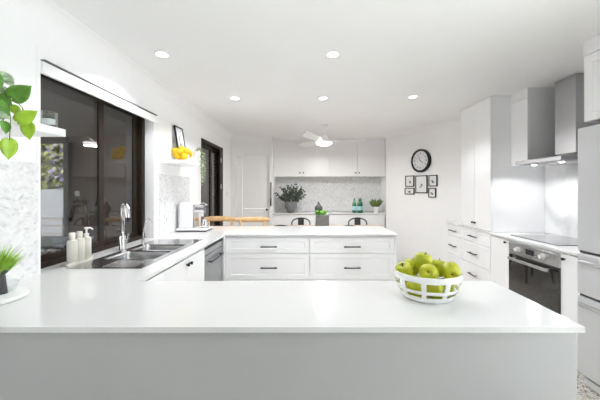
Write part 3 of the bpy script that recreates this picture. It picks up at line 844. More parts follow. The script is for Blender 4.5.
def make_apple():
    root = thing('green_apple', '', 'apple', (0, 0, 0), 0, 'green apples in the white bowl')
    m = MB(); prof = [(0, -.030), (.006, -.0335), (.014, -.0372), (.022, -.0350), (.031, -.026), (.038, -.010), (.0405, .006), (.038, .020), (.030, .031), (.020, .0355), (.012, .0345), (.006, .030), (0, .026)]
    m.lathe(prof, (0, 0, 0), 28)
    for v in m.bm.verts:
        a = math.atan2(v.co.y, v.co.x); f = 1 + .02*math.cos(5*a)*(1 if v.co.z < 0 else .4); v.co.x *= f; v.co.y *= f
    m.build('flesh', M['apple'], root, smooth=True, local=True, subsurf=1)
    MB().tube([(0, 0, .022), (.002, 0, .034), (.006, .001, .043)], [.0015, .0013, .002], 6).build('apple_stem', M['apple_stem'], root, local=True)
    MB().tube([(0, 0, -.031), (0, 0, -.0355)], [.004, .003], 7).build('blossom_end', M['apple_stem'], root, local=True)
    return root
ap = make_apple()
z0 = bc.z+.007
apples = [  # x offset, y offset, z offset, rot x, rot y, rot z, label
 (-.075, -.045, .042, 2.0, .2, .3, 'green apple low in the bowl behind the left front openings'),
 (.010, -.072, .042, 1.6, .1, 1.0, 'green apple low in the bowl behind the centre front openings'),
 (.078, -.030, .042, .4, .5, 2.0, 'green apple low in the bowl at the right front openings'),
 (-.055, .050, .042, .2, .2, 2.0, 'green apple low in the bowl at the back left'),
 (.040, .055, .042, .4, .1, 3.0, 'green apple low in the bowl at the back right'),
]
top = [((404.3, 271), 1.33, (.3, -.5, .2), 'green apple at the left rim of the white bowl'),
 ((422.8, 261), 1.345, (.25, .1, .4), 'topmost green apple on the pile, stem pointing up'),
 ((428.5, 273), 1.262, (-1.95, 0, -.42), 'green apple at the bowl front centre with its dark dimple facing out'),
 ((451, 271.5), 1.29, (-1.42, 0, -.30), 'green apple at the right rim with its dark dimple turned outwards'),
 ((438.5, 268), 1.355, (.2, .2, 1.4), 'green apple wedged behind, between the topmost and right rim apples'),
 ((411.5, 267), 1.395, (.2, -.2, 2.2), 'green apple half hidden behind the topmost and left rim apples')]
first = True
for dx, dy, dz, rx, ry, rz, lb in apples:
    a_ = ap if first else dup(ap); first = False
    a_.location = (bc.x+dx*.86, bc.y+dy*.86, z0+dz-.005); a_.rotation_euler = (rx, ry, rz); a_['label'] = lb
for (p, Y, rot, lb) in top:
    a_ = dup(ap); a_.location = at(*p, Y); a_.rotation_euler = rot; a_['label'] = lb

# ------------------------------------------------------------------ right-hand run
XD = 2.0; XS = 1.98
# drawer bank
o = thing('drawer_bank', 'white bank of six drawers with black bar handles beneath the tall pantry', 'drawers', (2.2, 3.78, 0))
MB().box(XD+.021, 2.48, 3.285, 3.915, .1, .8845)  .box(XD+.021, 2.26, 3.9155, 4.315, .1, .8845).build('carcass', M['cabinet'], o)
MB().box(XD+.06, 2.25, 3.285, 4.315, 0, .0995).build('kickboard', M['cabinet'], o)
MB().box(XD+.0, XD+.0205, 4.300, 4.3165, .1, .8845).build('end_panel', M['cabinet'], o)
MB().prism([(XD-.012, 3.2825), (2.59, 3.2825), (2.59, 3.70), (2.27, 4.32), (XD-.012, 4.32)], 'z', .885, .905).build('top', M['stone'], o, bevel=.001)
for a, b, hy in ((3.29, 3.915, 3.62), (3.918, 4.30, 4.12)):
    for (z0, z1), h in zip(((.10, .470), (.474, .728), (.732, .882)), (.346, .60, .806)):
        d_ = MB().front('x-', XD, a, b, z0, z1, fr=.035, rec=.004).build('drawer', M['cabinet'], o)
        bar_handle(d_, 'x-', XD, hy, h, .17)
# tall pantry over the drawer bank
o = thing('pantry_cabinet', 'tall white pantry cabinet standing on the drawer bank on the right', 'cabinet', (2.27, 3.6, .9055))
m = MB().prism([(XD+.021, 3.285), (2.597, 3.285), (2.597, 3.70), (2.49, 3.918), (XD+.021, 3.918)], 'z', .9055, 2.398)
m.build('carcass', M['cabinet'], o, bevel=.001)
for a, b, k in ((3.286, 3.60, 3.60-.024), (3.602, 3.917, 3.602+.024)):
    d_ = MB().front('x-', XD, a, b, .908, 2.394, fr=0).build('door', M['cabinet'], o)
    knob(d_, 'x-', XD, k, .975, .012)
# base cupboard left of the oven
o = thing('base_cupboard', 'narrow white base cupboard with black knob between drawer bank and oven', 'cabinet', (2.25, 3.13, 0))
MB().box(XD+.021, 2.56, 2.993, 3.280, .1, .8795).build('carcass', M['cabinet'], o)
MB().box(XD+.06, 2.56, 2.993, 3.280, 0, .0995).build('kickboard', M['cabinet'], o)
d_ = MB().front('x-', XD, 2.991, 3.281, .1, .868, fr=0).build('door', M['cabinet'], o); knob(d_, 'x-', XD, 3.025, .838, .011)
# oven housing
o = thing('oven_cabinet', 'white base cabinet housing the built-in oven below the cooktop', 'cabinet', (2.28, 2.68, 0))
m = MB().box(XD+.005, 2.56, 2.975, 2.9905, .1, .8795).box(XD+.005, 2.56, 2.36, 2.379, .1, .8795).box(XD+.005, 2.56, 2.379, 2.975, .2, .218).box(XD+.005, 2.56, 2.379, 2.975, .858, .8795)
m.build('carcass', M['cabinet'], o)
MB().front('x-', XD, 2.36, 2.99, .1, .218, fr=0).build('drawer', M['cabinet'], o)
MB().box(XD+.06, 2.56, 2.36, 2.99, 0, .0995).build('kickboard', M['cabinet'], o)
# filler cupboard right of the oven
o = thing('end_cupboard', 'slim white cupboard door with black knob between oven and fridge', 'cabinet', (2.28, 2.23, 0))
MB().box(XD+.021, 2.56, 2.135, 2.357, .1, .8795).build('carcass', M['cabinet'], o)
MB().box(XD+.06, 2.56, 2.135, 2.357, 0, .0995).build('kickboard', M['cabinet'], o)
d_ = MB().front('x-', XD, 2.132, 2.358, .1, .868, fr=0).build('door', M['cabinet'], o); knob(d_, 'x-', XD, 2.335, .828, .011)
# oven
o = thing('built_in_oven', 'built-in stainless electric oven with black glass door and two white knobs', 'oven', (2.2, 2.68, .22))
OY0, OY1 = 2.381, 2.974
MB().box(XD+.012, 2.5, OY0+.003, OY1-.003, .2215, .856).build('oven_body', M['rubber'], o)
fp = MB().box(XD-.008, XD+.011, OY0, OY1, .745, .856).build('control_panel', M['steel'], o, bevel=.002)
dg = MB().box(XD-.010, XD+.011, OY0, OY1, .2215, .741).build('oven_door', M['blackglass'], o, bevel=.003)
m = MB().box(XD-.062, XD-.046, OY0+.055, OY1-.055, .696, .722)
for y in (OY0+.09, OY1-.105): m.box(XD-.048, XD-.010, y, y+.014, .700, .718)
m.build('handle', M['steel'], dg, bevel=.004)['label'] = 'brushed steel bar handle'
for y in (OY1-.135, OY0+.16):
    kb = MB().tube([(XD-.008, y, .802), (XD-.018, y, .802), (XD-.020, y, .802), (XD-.042, y, .802)], [.026, .026, .021, .018], 24).build('knob', M['white_plastic'], fp, smooth='auto')
MB().box(XD-.0095, XD-.008, 2.645, 2.745, .780, .828).build('display', M['display'], fp)
# right worktop
w_ = MB().box(XS, 2.587, 2.13, 3.2815, .88, .90).build('stone_benchtop', M['stone'], None, bevel=.0015)
tag(w_, 'white stone benchtop over the oven along the right wall', 'worktop')
# cooktop
o = thing('cooktop', 'black glass electric cooktop set into the right benchtop', 'cooktop', (2.33, 2.79, .9005))
gl = MB().box(2.08, 2.56, 2.495, 3.09, .9004, .907).build('glass_top', M['cooktop'], o, bevel=.002)
m = MB()
for cx, cy, r in ((2.2, 2.65, .075), (2.2, 2.94, .095), (2.44, 2.65, .095), (2.44, 2.94, .075)):
    m = MB(); m.lathe([(r, .9071), (r+.003, .9073), (r+.003, .9071)], (cx, cy, 0), 40)
    m.build('burner_ring', M['steel'], gl)
# rangehood
o = thing('rangehood', 'stainless steel canopy rangehood with square chimney above the cooktop', 'rangehood', (2.35, 2.77, 1.62))
MB().box(2.37, 2.586, 2.655, 2.88, 1.70, 2.398).build('chimney', M['steel_hood'], o, bevel=.002)
m = MB()
z0, z1 = 1.615, 1.65
A = [(2.09, 2.48), (2.586, 2.48), (2.586, 3.028), (2.09, 3.028)]; B = [(2.34, 2.64), (2.586, 2.64), (2.586, 2.90), (2.34, 2.90)]
rg = [[m.bm.verts.new((x, y, z)) for x, y in A] for z in (z0, z1)] + [[m.bm.verts.new((x, y, 1.699)) for x, y in B]]
for a, b in zip(rg, rg[1:]):
    for k in range(4): m.bm.faces.new((a[k], a[(k+1) % 4], b[(k+1) % 4], b[k]))
m.bm.faces.new(rg[0]); m.bm.faces.new(rg[-1])
cn = m.build('canopy', M['steel_hood'], o, bevel=.002)
MB().box(2.14, 2.54, 2.53, 2.98, 1.609, 1.6145).build('filter', M['steel'], cn)
for y in (2.60, 2.92): MB().lathe([(0, 1.604), (.018, 1.604), (.02, 1.6085), (0, 1.6088)], (2.2, y, 0), 20).build('hood_lamp', M['lamp'], cn)
# narrow upper cabinet
o = thing('upper_cabinet', 'narrow white wall cabinet with black knob between pantry and rangehood', 'cabinet', (2.4, 3.16, 1.62))
MB().box(2.241, 2.598, 3.034, 3.2805, 1.625, 2.30).build('carcass', M['cabinet'], o)
d_ = MB().front('x-', 2.22, 3.034, 3.281, 1.62, 2.298, fr=0).build('door', M['cabinet'], o)
knob(d_, 'x-', 2.22, 3.07, 1.66, .011)
MB().box(2.22, 2.598, 3.034, 3.2805, 2.3005, 2.3995).build('cornice', M['gloss_trim'], o)
# cabinet above fridge
o = thing('fridge_top_cabinet', 'white shaker cabinet above the refrigerator at the right edge', 'cabinet', (2.3, 1.6, 1.85))
MB().box(1.951, 2.595, 1.15, 2.10, 1.84, 2.30).build('carcass', M['cabinet'], o)
MB().box(1.93, 2.595, 1.15, 2.103, 2.3005, 2.3995).build('cornice', M['gloss_trim'], o)
for a, b in ((1.152, 1.623), (1.626, 2.10)):
    d_ = MB().front('x-', 1.93, a, b, 1.838, 2.298, fr=.055).build('door', M['cabinet'], o); knob(d_, 'x-', 1.93, 1.6 if b < 1.7 else 1.65, 1.87, .011)
# refrigerator
o = thing('refrigerator', 'stainless steel refrigerator with two lower drawers standing at the right edge', 'refrigerator', (2.25, 1.65, 0))
FX = 1.90; FY0, FY1 = 1.21, 2.118
MB().box(FX+.062, 2.57, FY0+.005, FY1-.005, .06, 1.80).build('body', M['fridge'], o, bevel=.004)
for y0, y1 in ((FY0, 1.661), (1.666, FY1)):
    d_ = MB().box(FX, FX+.06, y0, y1, .945, 1.80).build('door', M['fridge'], o, bevel=.008)
    yh = y0+.04 if y0 > 1.6 else y1-.04
    MB().box(FX-.045, FX-.03, yh-.01, yh+.01, 1.05, 1.6).box(FX-.032, FX, yh-.008, yh+.008, 1.07, 1.09).box(FX-.032, FX, yh-.008, yh+.008, 1.56, 1.58).build('handle', M['steel'], d_, bevel=.003)
for z0, z1, zh in ((.645, .928, .868), (.09, .628, .575)):
    d_ = MB().box(FX, FX+.06, FY0, FY1, z0, z1).build('drawer', M['fridge'], o, bevel=.006)
    MB().box(FX-.016, FX-.0005, FY0+.02, FY1-.022, zh-.013, zh+.013).build('handle', M['steel'], d_, bevel=.004)['label'] = 'full width steel bar handle'
MB().box(FX+.015, FX+.06, FY0+.005, FY1-.005, .929, .944).box(FX+.015, FX+.06, FY0+.005, FY1-.005, .629, .644).build('seal', M['rubber'], o)
MB().box(FX+.03, FX+.07, FY0+.02, FY1-.02, .012, .0595).build('kick_grille', M['hinge_white'], o)
for y in (FY0+.06, FY1-.06):
    MB().cyl((FX+.09, y, 0), (FX+.09, y, .0595), .022).build('foot', M['rubber'], o)

# ------------------------------------------------------------------ far cabinets
o = thing('sideboard_cabinet', 'long low white cabinet under the far marble splashback', 'cabinet', (.43, 6.1, 0))
MB().box(-.685, 1.50, 5.881, 6.40, .1, .885).build('carcass', M['cabinet'], o)
MB().box(-.685, 1.50, 5.93, 5.95, 0, .0995).build('kickboard', M['cabinet'], o)
MB().box(-.688, 1.515, 5.845, 6.405, .8855, .905).build('benchtop', M['stone'], o, bevel=.0015)
for k in range(4):
    a = -.685 + k*.546
    d_ = MB().front('y-', 5.86, a, a+.546, .1, .880, fr=0).build('door', M['cabinet'], o)
    knob(d_, 'y-', 5.86, a+.546-.04 if k % 2 == 0 else a+.04, .62, .011)
o = thing('wall_cabinets', 'row of four white cupboard doors mounted high on the far wall', 'cabinet', (.43, 6.2, 1.63))
MB().box(-.688, 1.555, 6.061, 6.40, 1.637, 2.40-.03).build('carcass', M['cabinet'], o)
for k in range(4):
    a = -.688 + k*.5605
    d_ = MB().front('y-', 6.04, a, a+.5605, 1.63, 2.355, fr=0, g=.0025).build('door', M['cabinet'], o)
    knob(d_, 'y-', 6.04, a+.5605-.035 if k % 2 == 0 else a+.035, 1.705, .014)
MB().box(-.688, 1.555, 6.031, 6.40, 2.3705, 2.3995).build('cornice', M['gloss_trim'], o)

# items on far cabinet
ZB = .9055
pc = Vector((-.345, 6.05, ZB))
o = thing('potted_eucalyptus', 'dark leafy branches in a round grey pot on the far cabinet', 'plant', pc)
MB().lathe([(0, ZB), (.055, ZB), (.075, ZB+.015), (.118, ZB+.10), (.122, ZB+.15), (.112, ZB+.205), (.10, ZB+.225), (.095, ZB+.22), (.105, ZB+.19), (.06, ZB+.17), (0, ZB+.17)], (pc.x, pc.y, 0), 32).build('pot', M['concrete'], o, smooth='auto')
ms = MB(); ml = MB()
for k in range(38):
    a = random.uniform(0, 2*PI); sp_ = random.uniform(.2, 1.25)
    d_ = Vector((math.cos(a)*sp_*1.0, math.sin(a)*sp_*.45, random.uniform(.45, 1.15))).normalized(); Lg = random.uniform(.28, .44)
    if abs(d_.x) > .5: Lg *= .93
    b0 = pc + Vector((random.uniform(-.05, .05), random.uniform(-.05, .05), .17))
    pts = [b0, b0+d_*Lg*.5, b0+d_*Lg+Vector((0, 0, -.02))]
    ms.tube(pts, [.004, .003, .0015], 5)
    for i in range(16):
        t = .25+.75*i/15; p = b0.lerp(pts[2], t)
        dd_ = (d_*.5+Vector((random.uniform(-1, 1), random.uniform(-1, 1), random.uniform(-.6, .8)))).normalized()
        leaf(ml, p, p+dd_*random.uniform(.035, .055), .028, (random.uniform(-.5, .5), -1, random.uniform(-.5, 1)), .1, False)
ms.build('branches', M['twig'], o); ml.build('foliage', M['leaf_dark'], o, solid=.0008)

def bottle(x, y, lb):
    o = thing('water_bottle', lb, 'bottle', (x, y, ZB), 0, 'green water bottles')
    z = ZB
    MB().lathe([(0, z), (.038, z), (.041, z+.006), (.041, z+.165), (.034, z+.195), (.017, z+.225), (.0145, z+.275), (.016, z+.28), (0, z+.282)], (x, y, 0), 24).build('bottle_body', M['green_glass'], o, smooth='auto')
    MB().lathe([(.0415, z+.05), (.0425, z+.052), (.0425, z+.13), (.0415, z+.132)], (x, y, 0), 24).build('paper_label', M['label'], o, smooth=True)
    MB().lathe([(0, z+.2823), (.017, z+.2823), (.017, z+.30), (0, z+.302)], (x, y, 0), 18).build('cap', M['steel'], o, smooth='auto')
bottle(.925, 6.00, 'green glass bottle with pale blue label, leftmost of the group on the far cabinet')
bottle(1.025, 6.00, 'green glass bottle with pale blue label in the middle of the far cabinet group')
bottle(1.075, 6.10, 'green glass bottle mostly hidden behind the other two bottles')

pc = Vector((1.37, 6.03, ZB))
o = thing('potted_succulent', 'olive green leafy plant in a small white pot at the cabinet right end', 'plant', pc)
MB().lathe([(0, ZB), (.045, ZB), (.065, ZB+.12), (.06, ZB+.12), (.05, ZB+.1), (0, ZB+.1)], (pc.x, pc.y, 0), 24).build('pot', M['ceramic'], o, smooth='auto')
m = MB()
for k in range(38):
    a = random.uniform(0, 2*PI); sp_ = random.uniform(.1, 1)
    d_ = Vector((math.cos(a)*sp_*1.05, math.sin(a)*sp_*.5, random.uniform(.6, 1))).normalized()
    b0 = pc+Vector((random.uniform(-.03, .03), random.uniform(-.03, .03), .1)); leaf(m, b0, b0+d_*random.uniform(.12, .21), .05, (-d_.x*.5, -1, .6), .3, False, .12)
m.build('foliage', M['leaf_olive'], o, smooth=True, solid=.001)

# planter on dining table and dark ornament on cabinet
pc = Vector((.236, 4.92, .7505))
o = thing('concrete_planter', 'square grey concrete planter with small green leaves on the dining table', 'planter', pc)
m = MB().box(pc.x-.105, pc.x+.105, pc.y-.08, pc.y+.08, .7505, .955); m.build('box', M['concrete'], o, bevel=.006)
m = MB()
for k in range(60):
    a = random.uniform(0, 2*PI); b0 = pc + Vector((random.uniform(-.08, .03), random.uniform(-.06, .06), .20))
    d_ = Vector((random.uniform(-.9, .7), random.uniform(-.7, .7), random.uniform(.4, 1))).normalized(); leaf(m, b0, b0+d_*random.uniform(.05, .11), .03, (0, -1, .5), .2, False)
m.build('foliage', M['leaf_green'], o, smooth=True, solid=.0008)
x, y = pc.x-.055, 5.11
o = thing('dark_ornament', 'dark rounded ornament with a pointed top behind the concrete planter', 'ornament', (x, y, .7505))
MB().lathe([(0, .7505), (.05, .7505), (.055, .765), (.05, .90), (.03, .93), (.032, .95), (.06, .985), (.068, 1.02), (.066, 1.06), (.05, 1.09), (.028, 1.11), (.022, 1.13), (.018, 1.145), (.012, 1.165), (0, 1.175)], (x, y, 0), 24).build('figure', M['stone_dark'], o, smooth=True)

# ------------------------------------------------------------------ dining table and chairs
o = thing('dining_table', 'timber dining table behind the rear peninsula', 'table', (.35, 4.93, 0))
MB().box(-.78, 1.25, 4.62, 5.24, .715, .75).build('tabletop', M['table_wood'], o, bevel=.004)
for x in (-.71, 1.18):
    for y in (4.68, 5.18): MB().box(x-.03, x+.03, y-.03, y+.03, 0, .7145).build('leg', M['table_wood'], o, bevel=.003)
def make_chair():
    c = thing('metal_chair', '', 'chair', (0, 0, 0), 0, 'black metal dining chairs')
    MB().box(-.17, .17, -.17, .17, .44, .452).build('seat', M['chair_black'], c, bevel=.004, local=True)
    for sx in (-1, 1):
        for sy in (-1, 1):
            MB().tube([(sx*.155, sy*.155, .439), (sx*.2, sy*.21, 0)], [.018, .013], 10).build('leg', M['chair_black'], c, local=True)
    pts = [(-.165, .165, .455), (-.172, .185, .62), (-.165, .195, .76)]
    for k in range(1, 12):
        a = PI - k/12*PI; pts.append((.165*math.cos(a), .20+.03*math.sin(a), .76+.085*math.sin(a)))
    pts += [(.165, .195, .76), (.172, .185, .62), (.165, .165, .455)]
    MB().tube(pts, .012, 10).build('back_hoop', M['chair_black'], c, smooth=True, local=True)
    m = MB()
    A = [(-.055, .172, .455), (.055, .172, .455), (.055, .222, .842), (-.055, .222, .842)]
    v = [m.bm.verts.new(p) for p in A] + [m.bm.verts.new((p[0], p[1]+.004, p[2])) for p in A]
    for f in ((0, 1, 2, 3), (4, 7, 6, 5), (0, 4, 5, 1), (1, 5, 6, 2), (2, 6, 7, 3), (3, 7, 4, 0)): m.bm.faces.new([v[i] for i in f])
    m.build('splat', M['chair_black'], c, local=True)
    return c
ch = make_chair()
spots = [(-.13, 5.30, 0, 'black metal chair beyond the table, showing its arched back left of the planter'),
         (.91, 5.30, 0, 'black metal chair beyond the table, showing its arched back under the green bottles'),
         (-.40, 4.60, PI, 'black metal chair nearest the pale timber stools, only the top of its back showing'),
         (.60, 4.58, PI, 'black metal chair with just its back top showing right of the planter')]
for i, (x, y, rz, lb) in enumerate(spots):
    c = ch if i == 0 else dup(ch)
    c.location = (x, y, 0); c.rotation_euler = (0, 0, rz); c['label'] = lb

# timber bar stools
def make_stool():
    c = thing('timber_bar_stool', '', 'stool', (0, 0, 0), 0, 'pale timber bar stools')
    MB().lathe([(0, .64), (.16, .64), (.185, .65), (.185, .668), (.17, .675), (0, .668)], (0, 0, 0), 32, 1, .85).build('seat', M['timber'], c, smooth='auto', local=True)
    for sx in (-1, 1):
        for sy in (-1, 1):
            MB().tube([(sx*.11, sy*.10, .639), (sx*.17, sy*.16, 0)], [.018, .014], 12).build('leg', M['timber'], c, smooth='auto', local=True)
        MB().tube([(sx*.14, .12, .665), (sx*.155, .155, .80), (sx*.165, .17, .93), (sx*.165, .17, .95)], [.014, .016, .018, .012], 12).build('back_post', M['timber'], c, smooth='auto', local=True)
    MB().tube([(-.152, -.142, .25), (.152, -.142, .25)], .011, 8).tube([(-.152, .142, .25), (.152, .142, .25)], .011, 8).build('footrest', M['timber'], c, local=True)
    pts = []; rs = []
    for k in range(17):
        t = k/16; x = -.235+.47*t; yy = .17+.035*math.sin(t*PI); e_ = abs(t-.5)*2
        pts.append((x, yy, .960+.004*math.sin(t*PI))); rs.append(.036 if e_ < .75 else (.028 if e_ < .9 else .034 if e_ < .98 else .022))
    m = MB().tube(pts, rs, 16)
    for v in m.bm.verts: v.co.y = .17+(v.co.y-.17)*.7
    m.build('backrest', M['timber'], c, smooth='auto', local=True)
    return c
st = make_stool()
st.location = (-.75, 3.88, 0); st['label'] = 'pale timber bar stool behind the rear peninsula, in front of the white door'
st2 = dup(st, loc=(-1.235, 3.98, 0), rz=-.12, label='pale timber bar stool partly hidden by the coffee machine near the glass door')

# ------------------------------------------------------------------ wall clock and frames on the angled wall
wd = Vector((.527, -1, 0)).normalized()          # along the wall, towards the camera
wn_ = Vector((-1, -.527, 0)).normalized()        # out of the wall
def onwall(px):
    # intersection of the pixel column with the wall plane
    k = (px-308)/300
    Y = (p0.x + .527*p0.y)/(k+.527); return Vector((k*Y, Y, 0))
def wframe(name, label, cat, px, py, group=None):
    P = onwall(px); z = CAMZ+(189.5-py)*P.y/300
    o = thing(name, label, cat, (P.x, P.y, z), 0, group)
    o.rotation_euler = (0, 0, math.atan2(wd.y, wd.x)); return o, P.y
o, Y = wframe('wall_clock', 'round black-rimmed wall clock with pale face on the angled wall', 'clock', 421.8, 160.8)
rc_ = .195
rot = Matrix.Rotation(R(90), 3, 'X')   # lathe axis z -> -y (outward is local -y)
MB().lathe([(0, .002), (rc_, .002), (rc_, .045), (rc_-.008, .052), (rc_-.03, .052), (rc_-.034, .034), (0, .034)], (0, 0, 0), 48, rot=rot).build('rim', M['black'], o, smooth='auto', local=True)
fc = MB().lathe([(0, .0345), (rc_-.035, .0345), (rc_-.035, .036), (0, .0362)], (0, 0, 0), 48, rot=rot).build('dial', M['clockface'], o, local=True)
m = MB(); counts = [2, 1, 2, 3, 2, 1, 2, 3, 4, 2, 1, 2]
for k in range(12):
    a = PI/2 - 2*PI*k/12
    for q in range(counts[k]):
        off = (q-(counts[k]-1)/2)*.012
        c_ = Vector((math.cos(a), 0, math.sin(a))); t_ = Vector((-math.sin(a), 0, math.cos(a)))
        A = c_*.105+t_*off; B = c_*.138+t_*off
        m.tube([A+Vector((0, -.0368, 0)), B+Vector((0, -.0368, 0))], .0022, 4)
m.build('numerals', M['black'], fc, local=True)
m = MB().tube([(0, -.039, 0), (.055, -.039, -.038)], .0035, 6).tube([(.0, -.041, 0), (-.03, -.041, .088)], .0028, 6).tube([(0, -.036, 0), (0, -.044, 0)], .007, 12)
m.build('hands', M['black'], o, local=True)
fr_ = [(410.2, 181.2, 8.6, 10.9, 'small black framed print, upper left below the clock'),
       (410.0, 191.2, 9.4, 6.5, 'small wide black frame at the lower left of the frame cluster'),
       (421.8, 184.3, 11.6, 17.5, 'largest black framed print in the middle below the clock'),
       (433.4, 180.7, 8.4, 11.3, 'small black framed print, upper right below the clock'),
       (432.7, 192.8, 7.4, 9.4, 'small black framed print at the lower right of the frame cluster')]
for px, py, pw, ph, lb in fr_:
    o, Y = wframe('picture_frame', lb, 'picture frame', px, py, 'black frames below the clock')
    a = onwall(px-pw/2); b = onwall(px+pw/2); W = (b-a).length/2; H = ph*Y/300/2; t = .013
    m = MB().box(-W, -W+t, -.02, -.001, -H, H).box(W-t, W, -.02, -.001, -H, H).box(-W+t, W-t, -.02, -.001, -H, -H+t).box(-W+t, W-t, -.02, -.001, H-t, H)
    m.build('frame', M['black'], o, local=True)
    pp = MB().box(-W+t, W-t, -.012, -.002, -H+t, H-t).build('print', M['paper'], o, local=True)
    m = MB()
    r_ = random.Random(int(px*10))
    for q in range(3):
        u = r_.uniform(-.2, .2)*W; v = -H*.15*q; m.box(u-.018, u+.018, -.0135, -.0122, v-.012, v+.008)
    m.build('drawing', M['ink'], pp, local=True)
# hanging grey strip beside the white door
o = thing('hanging_duster', 'narrow grey hanging cloth with dark lower end beside the white door', 'cloth', (-.713, 5.79, 1.3))
MB().box(-.732, -.700, 5.782, 5.7985, 1.20, 1.51).build('cloth_strip', M['grey_cloth'], o, bevel=.003)
MB().box(-.728, -.704, 5.778, 5.7985, 1.05, 1.1995).build('brush', M['black'], o, bevel=.004)

# ------------------------------------------------------------------ ceiling fan
fx, fy_ = .256, 4.8
o = thing('ceiling_fan', 'white three-blade ceiling fan with lit round lamp over the dining table', 'ceiling fan', (fx, fy_, CE))
MB().lathe([(0, 2.399), (.07, 2.399), (.07, 2.37), (.03, 2.35), (.016, 2.34), (.016, 2.24), (0, 2.24)], (fx, fy_, 0), 24).build('mount', M['white_plastic'], o, smooth='auto')
MB().lathe([(0, 2.235), (.04, 2.235), (.06, 2.2), (.08, 2.16), (.12, 2.12), (0, 2.12)], (fx, fy_, 0), 32).build('motor', M['white_plastic'], o, smooth='auto')
MB().lathe([(0, 2.1195), (.125, 2.1195), (.12, 2.095), (.08, 2.078), (0, 2.072)], (fx, fy_, 0), 32).build('lamp', M['fanlamp'], o, smooth=True)
for ang in (5, 125, 244):
    a = R(ang); u = Vector((math.cos(a), math.sin(a), 0)); s_ = Vector((-math.sin(a), math.cos(a), 0)); m = MB(); rows_ = []
    for t, w_ in ((.09, .03), (.16, .045), (.3, .062), (.55, .055), (.68, .04), (.70, .02)):
        c = Vector((fx, fy_, 2.135+.02*t)) + u*t
        rows_.append([m.bm.verts.new(c + s_*w_*q + Vector((0, 0, q*.02+dz))) for q, dz in ((-1, 0), (1, 0), (1, .014), (-1, .014))])
    for A, B in zip(rows_, rows_[1:]):
        for k in range(4): m.bm.faces.new((A[k], A[(k+1) % 4], B[(k+1) % 4], B[k]))
    m.bm.faces.new(rows_[0]); m.bm.faces.new(rows_[-1]); m.build('blade', M['white_plastic'], o)

# ------------------------------------------------------------------ downlights
DL = [(-1.11, 2.28, 'recessed ceiling downlight nearest the window wall'), (.19, 2.28, 'recessed ceiling downlight nearest the middle of the kitchen'),
      (-.82, 3.377, 'recessed ceiling downlight above the coffee machine'), (.17, 3.377, 'recessed ceiling downlight over the middle of the rear peninsula'),
      (1.165, 3.33, 'recessed ceiling downlight in front of the pantry')]
def spot_light(x, y, z, e, ang=130, r=.045):
    l = bpy.data.lights.new('downlight_lamp', 'SPOT'); l.energy = e; l.spot_size = R(ang); l.spot_blend = .35; l.shadow_soft_size = r
    l.color = (.97, .985, 1)
    lo = bpy.data.objects.new('downlight_lamp', l); COL.objects.link(lo); lo.location = (x, y, z); return lo
E_DL = 14
for i, (x, y, lb) in enumerate(DL):
    o = thing('ceiling_downlight', lb, 'downlight', (x, y, CE), 0, 'recessed ceiling downlights')
    MB().lathe([(.040, 2.3995), (.055, 2.3995), (.055, 2.396), (.050, 2.393), (.041, 2.395), (.040, 2.3995)], (x, y, 0), 32).build('trim_ring', M['white_plastic'], o, smooth='auto')
    MB().lathe([(0, 2.3992), (.0395, 2.3992), (.0395, 2.396), (0, 2.3955)], (x, y, 0), 32).build('lens', M['lamp'], o)
    spot_light(x, y, 2.388, E_DL*(1.35 if y < 3 else 1.1))
l = bpy.data.lights.new('fan_lamp', 'AREA'); l.shape = 'DISK'; l.size = .22; l.energy = 10
lo = bpy.data.objects.new('fan_lamp', l); COL.objects.link(lo); lo.location = (fx, fy_, 2.068)
for y in (2.60, 2.92): spot_light(2.2, y, 1.600, 3.5, 160, .02)

# ------------------------------------------------------------------ outside
struct('ground_patio', MB().box(-13, -1.76, -2, 14, -.14, -.04), M['patio_floor'])
struct('ground_bounce_added', MB().box(2.76, 14, -10, 14, -.14, -.02), M['bounce_ground'])  # added out of view, bounces sunlight up through the added opening
struct('wall_patio', MB().box(-4.77, -1.70, 6.0, 6.15, -.04, 2.44), M['patio_wall'])
struct('ceiling_patio', MB().box(-4.9, -1.70, .2, 6.15, 2.44, 2.54), M['patio_ceil'])
tag(MB().box(-9, -4.84, 6.0, 6.1, 2.30, 2.44).build('pergola_beam', M['patio_dark'], None, bevel=.004), 'dark timber beam seen through the left half of the window', 'beam')
struct('ceiling_patio_outer', MB().box(-9, -4.9, .2, 6.1, 2.44, 2.54), M['patio_ceil'])
tag(MB().box(-4.80, -4.70, 5.88, 5.985, -.04, 2.2995).build('patio_post', M['patio_dark'], None, bevel=.004), 'dark patio post at the edge of the brown wall outside the window', 'post')
struct('wall_fence', MB().box(-11, -4.3, 7.2, 7.3, -.04, 1.37), M['fence'])
hm = MB(); rh = random.Random(3)
for k in range(7000):
    p = Vector((rh.uniform(-9.6, -4.4), rh.uniform(8.0, 9.0), rh.uniform(.6, 3.9)))
    dd_ = Vector((rh.uniform(-1, 1), rh.uniform(-1, .2), rh.uniform(-1, 1))).normalized()
    leaf(hm, p, p+dd_*rh.uniform(.1, .2), .1, (rh.uniform(-.6, .6), -1, rh.uniform(-.2, .8)), .1, False)
hm.box(-9.8, -4.3, 9.05, 9.4, 0, 4.0)
hd = hm.build('garden_hedge', M['hedge'], None)
tag(hd, 'green and purple flowering hedge above the fence outside the window', 'hedge', kind='stuff')
o = thing('outdoor_table', 'pale blue outdoor table on the patio seen through the window', 'table', (-3.5, 3.75, -.04))
MB().box(-4.1, -2.95, 3.35, 4.15, .69, .725).build('tabletop', M['aqua_top'], o, bevel=.004)
for x in (-4.03, -3.02):
    for y in (3.42, 4.08): MB().box(x-.025, x+.025, y-.025, y+.025, -.04, .6895).build('leg', M['white_plastic'], o)
o = thing('woven_patio_chair', 'dark lattice-backed chair outside the window at the patio table', 'chair', (-2.66, 3.0, -.04), R(40))
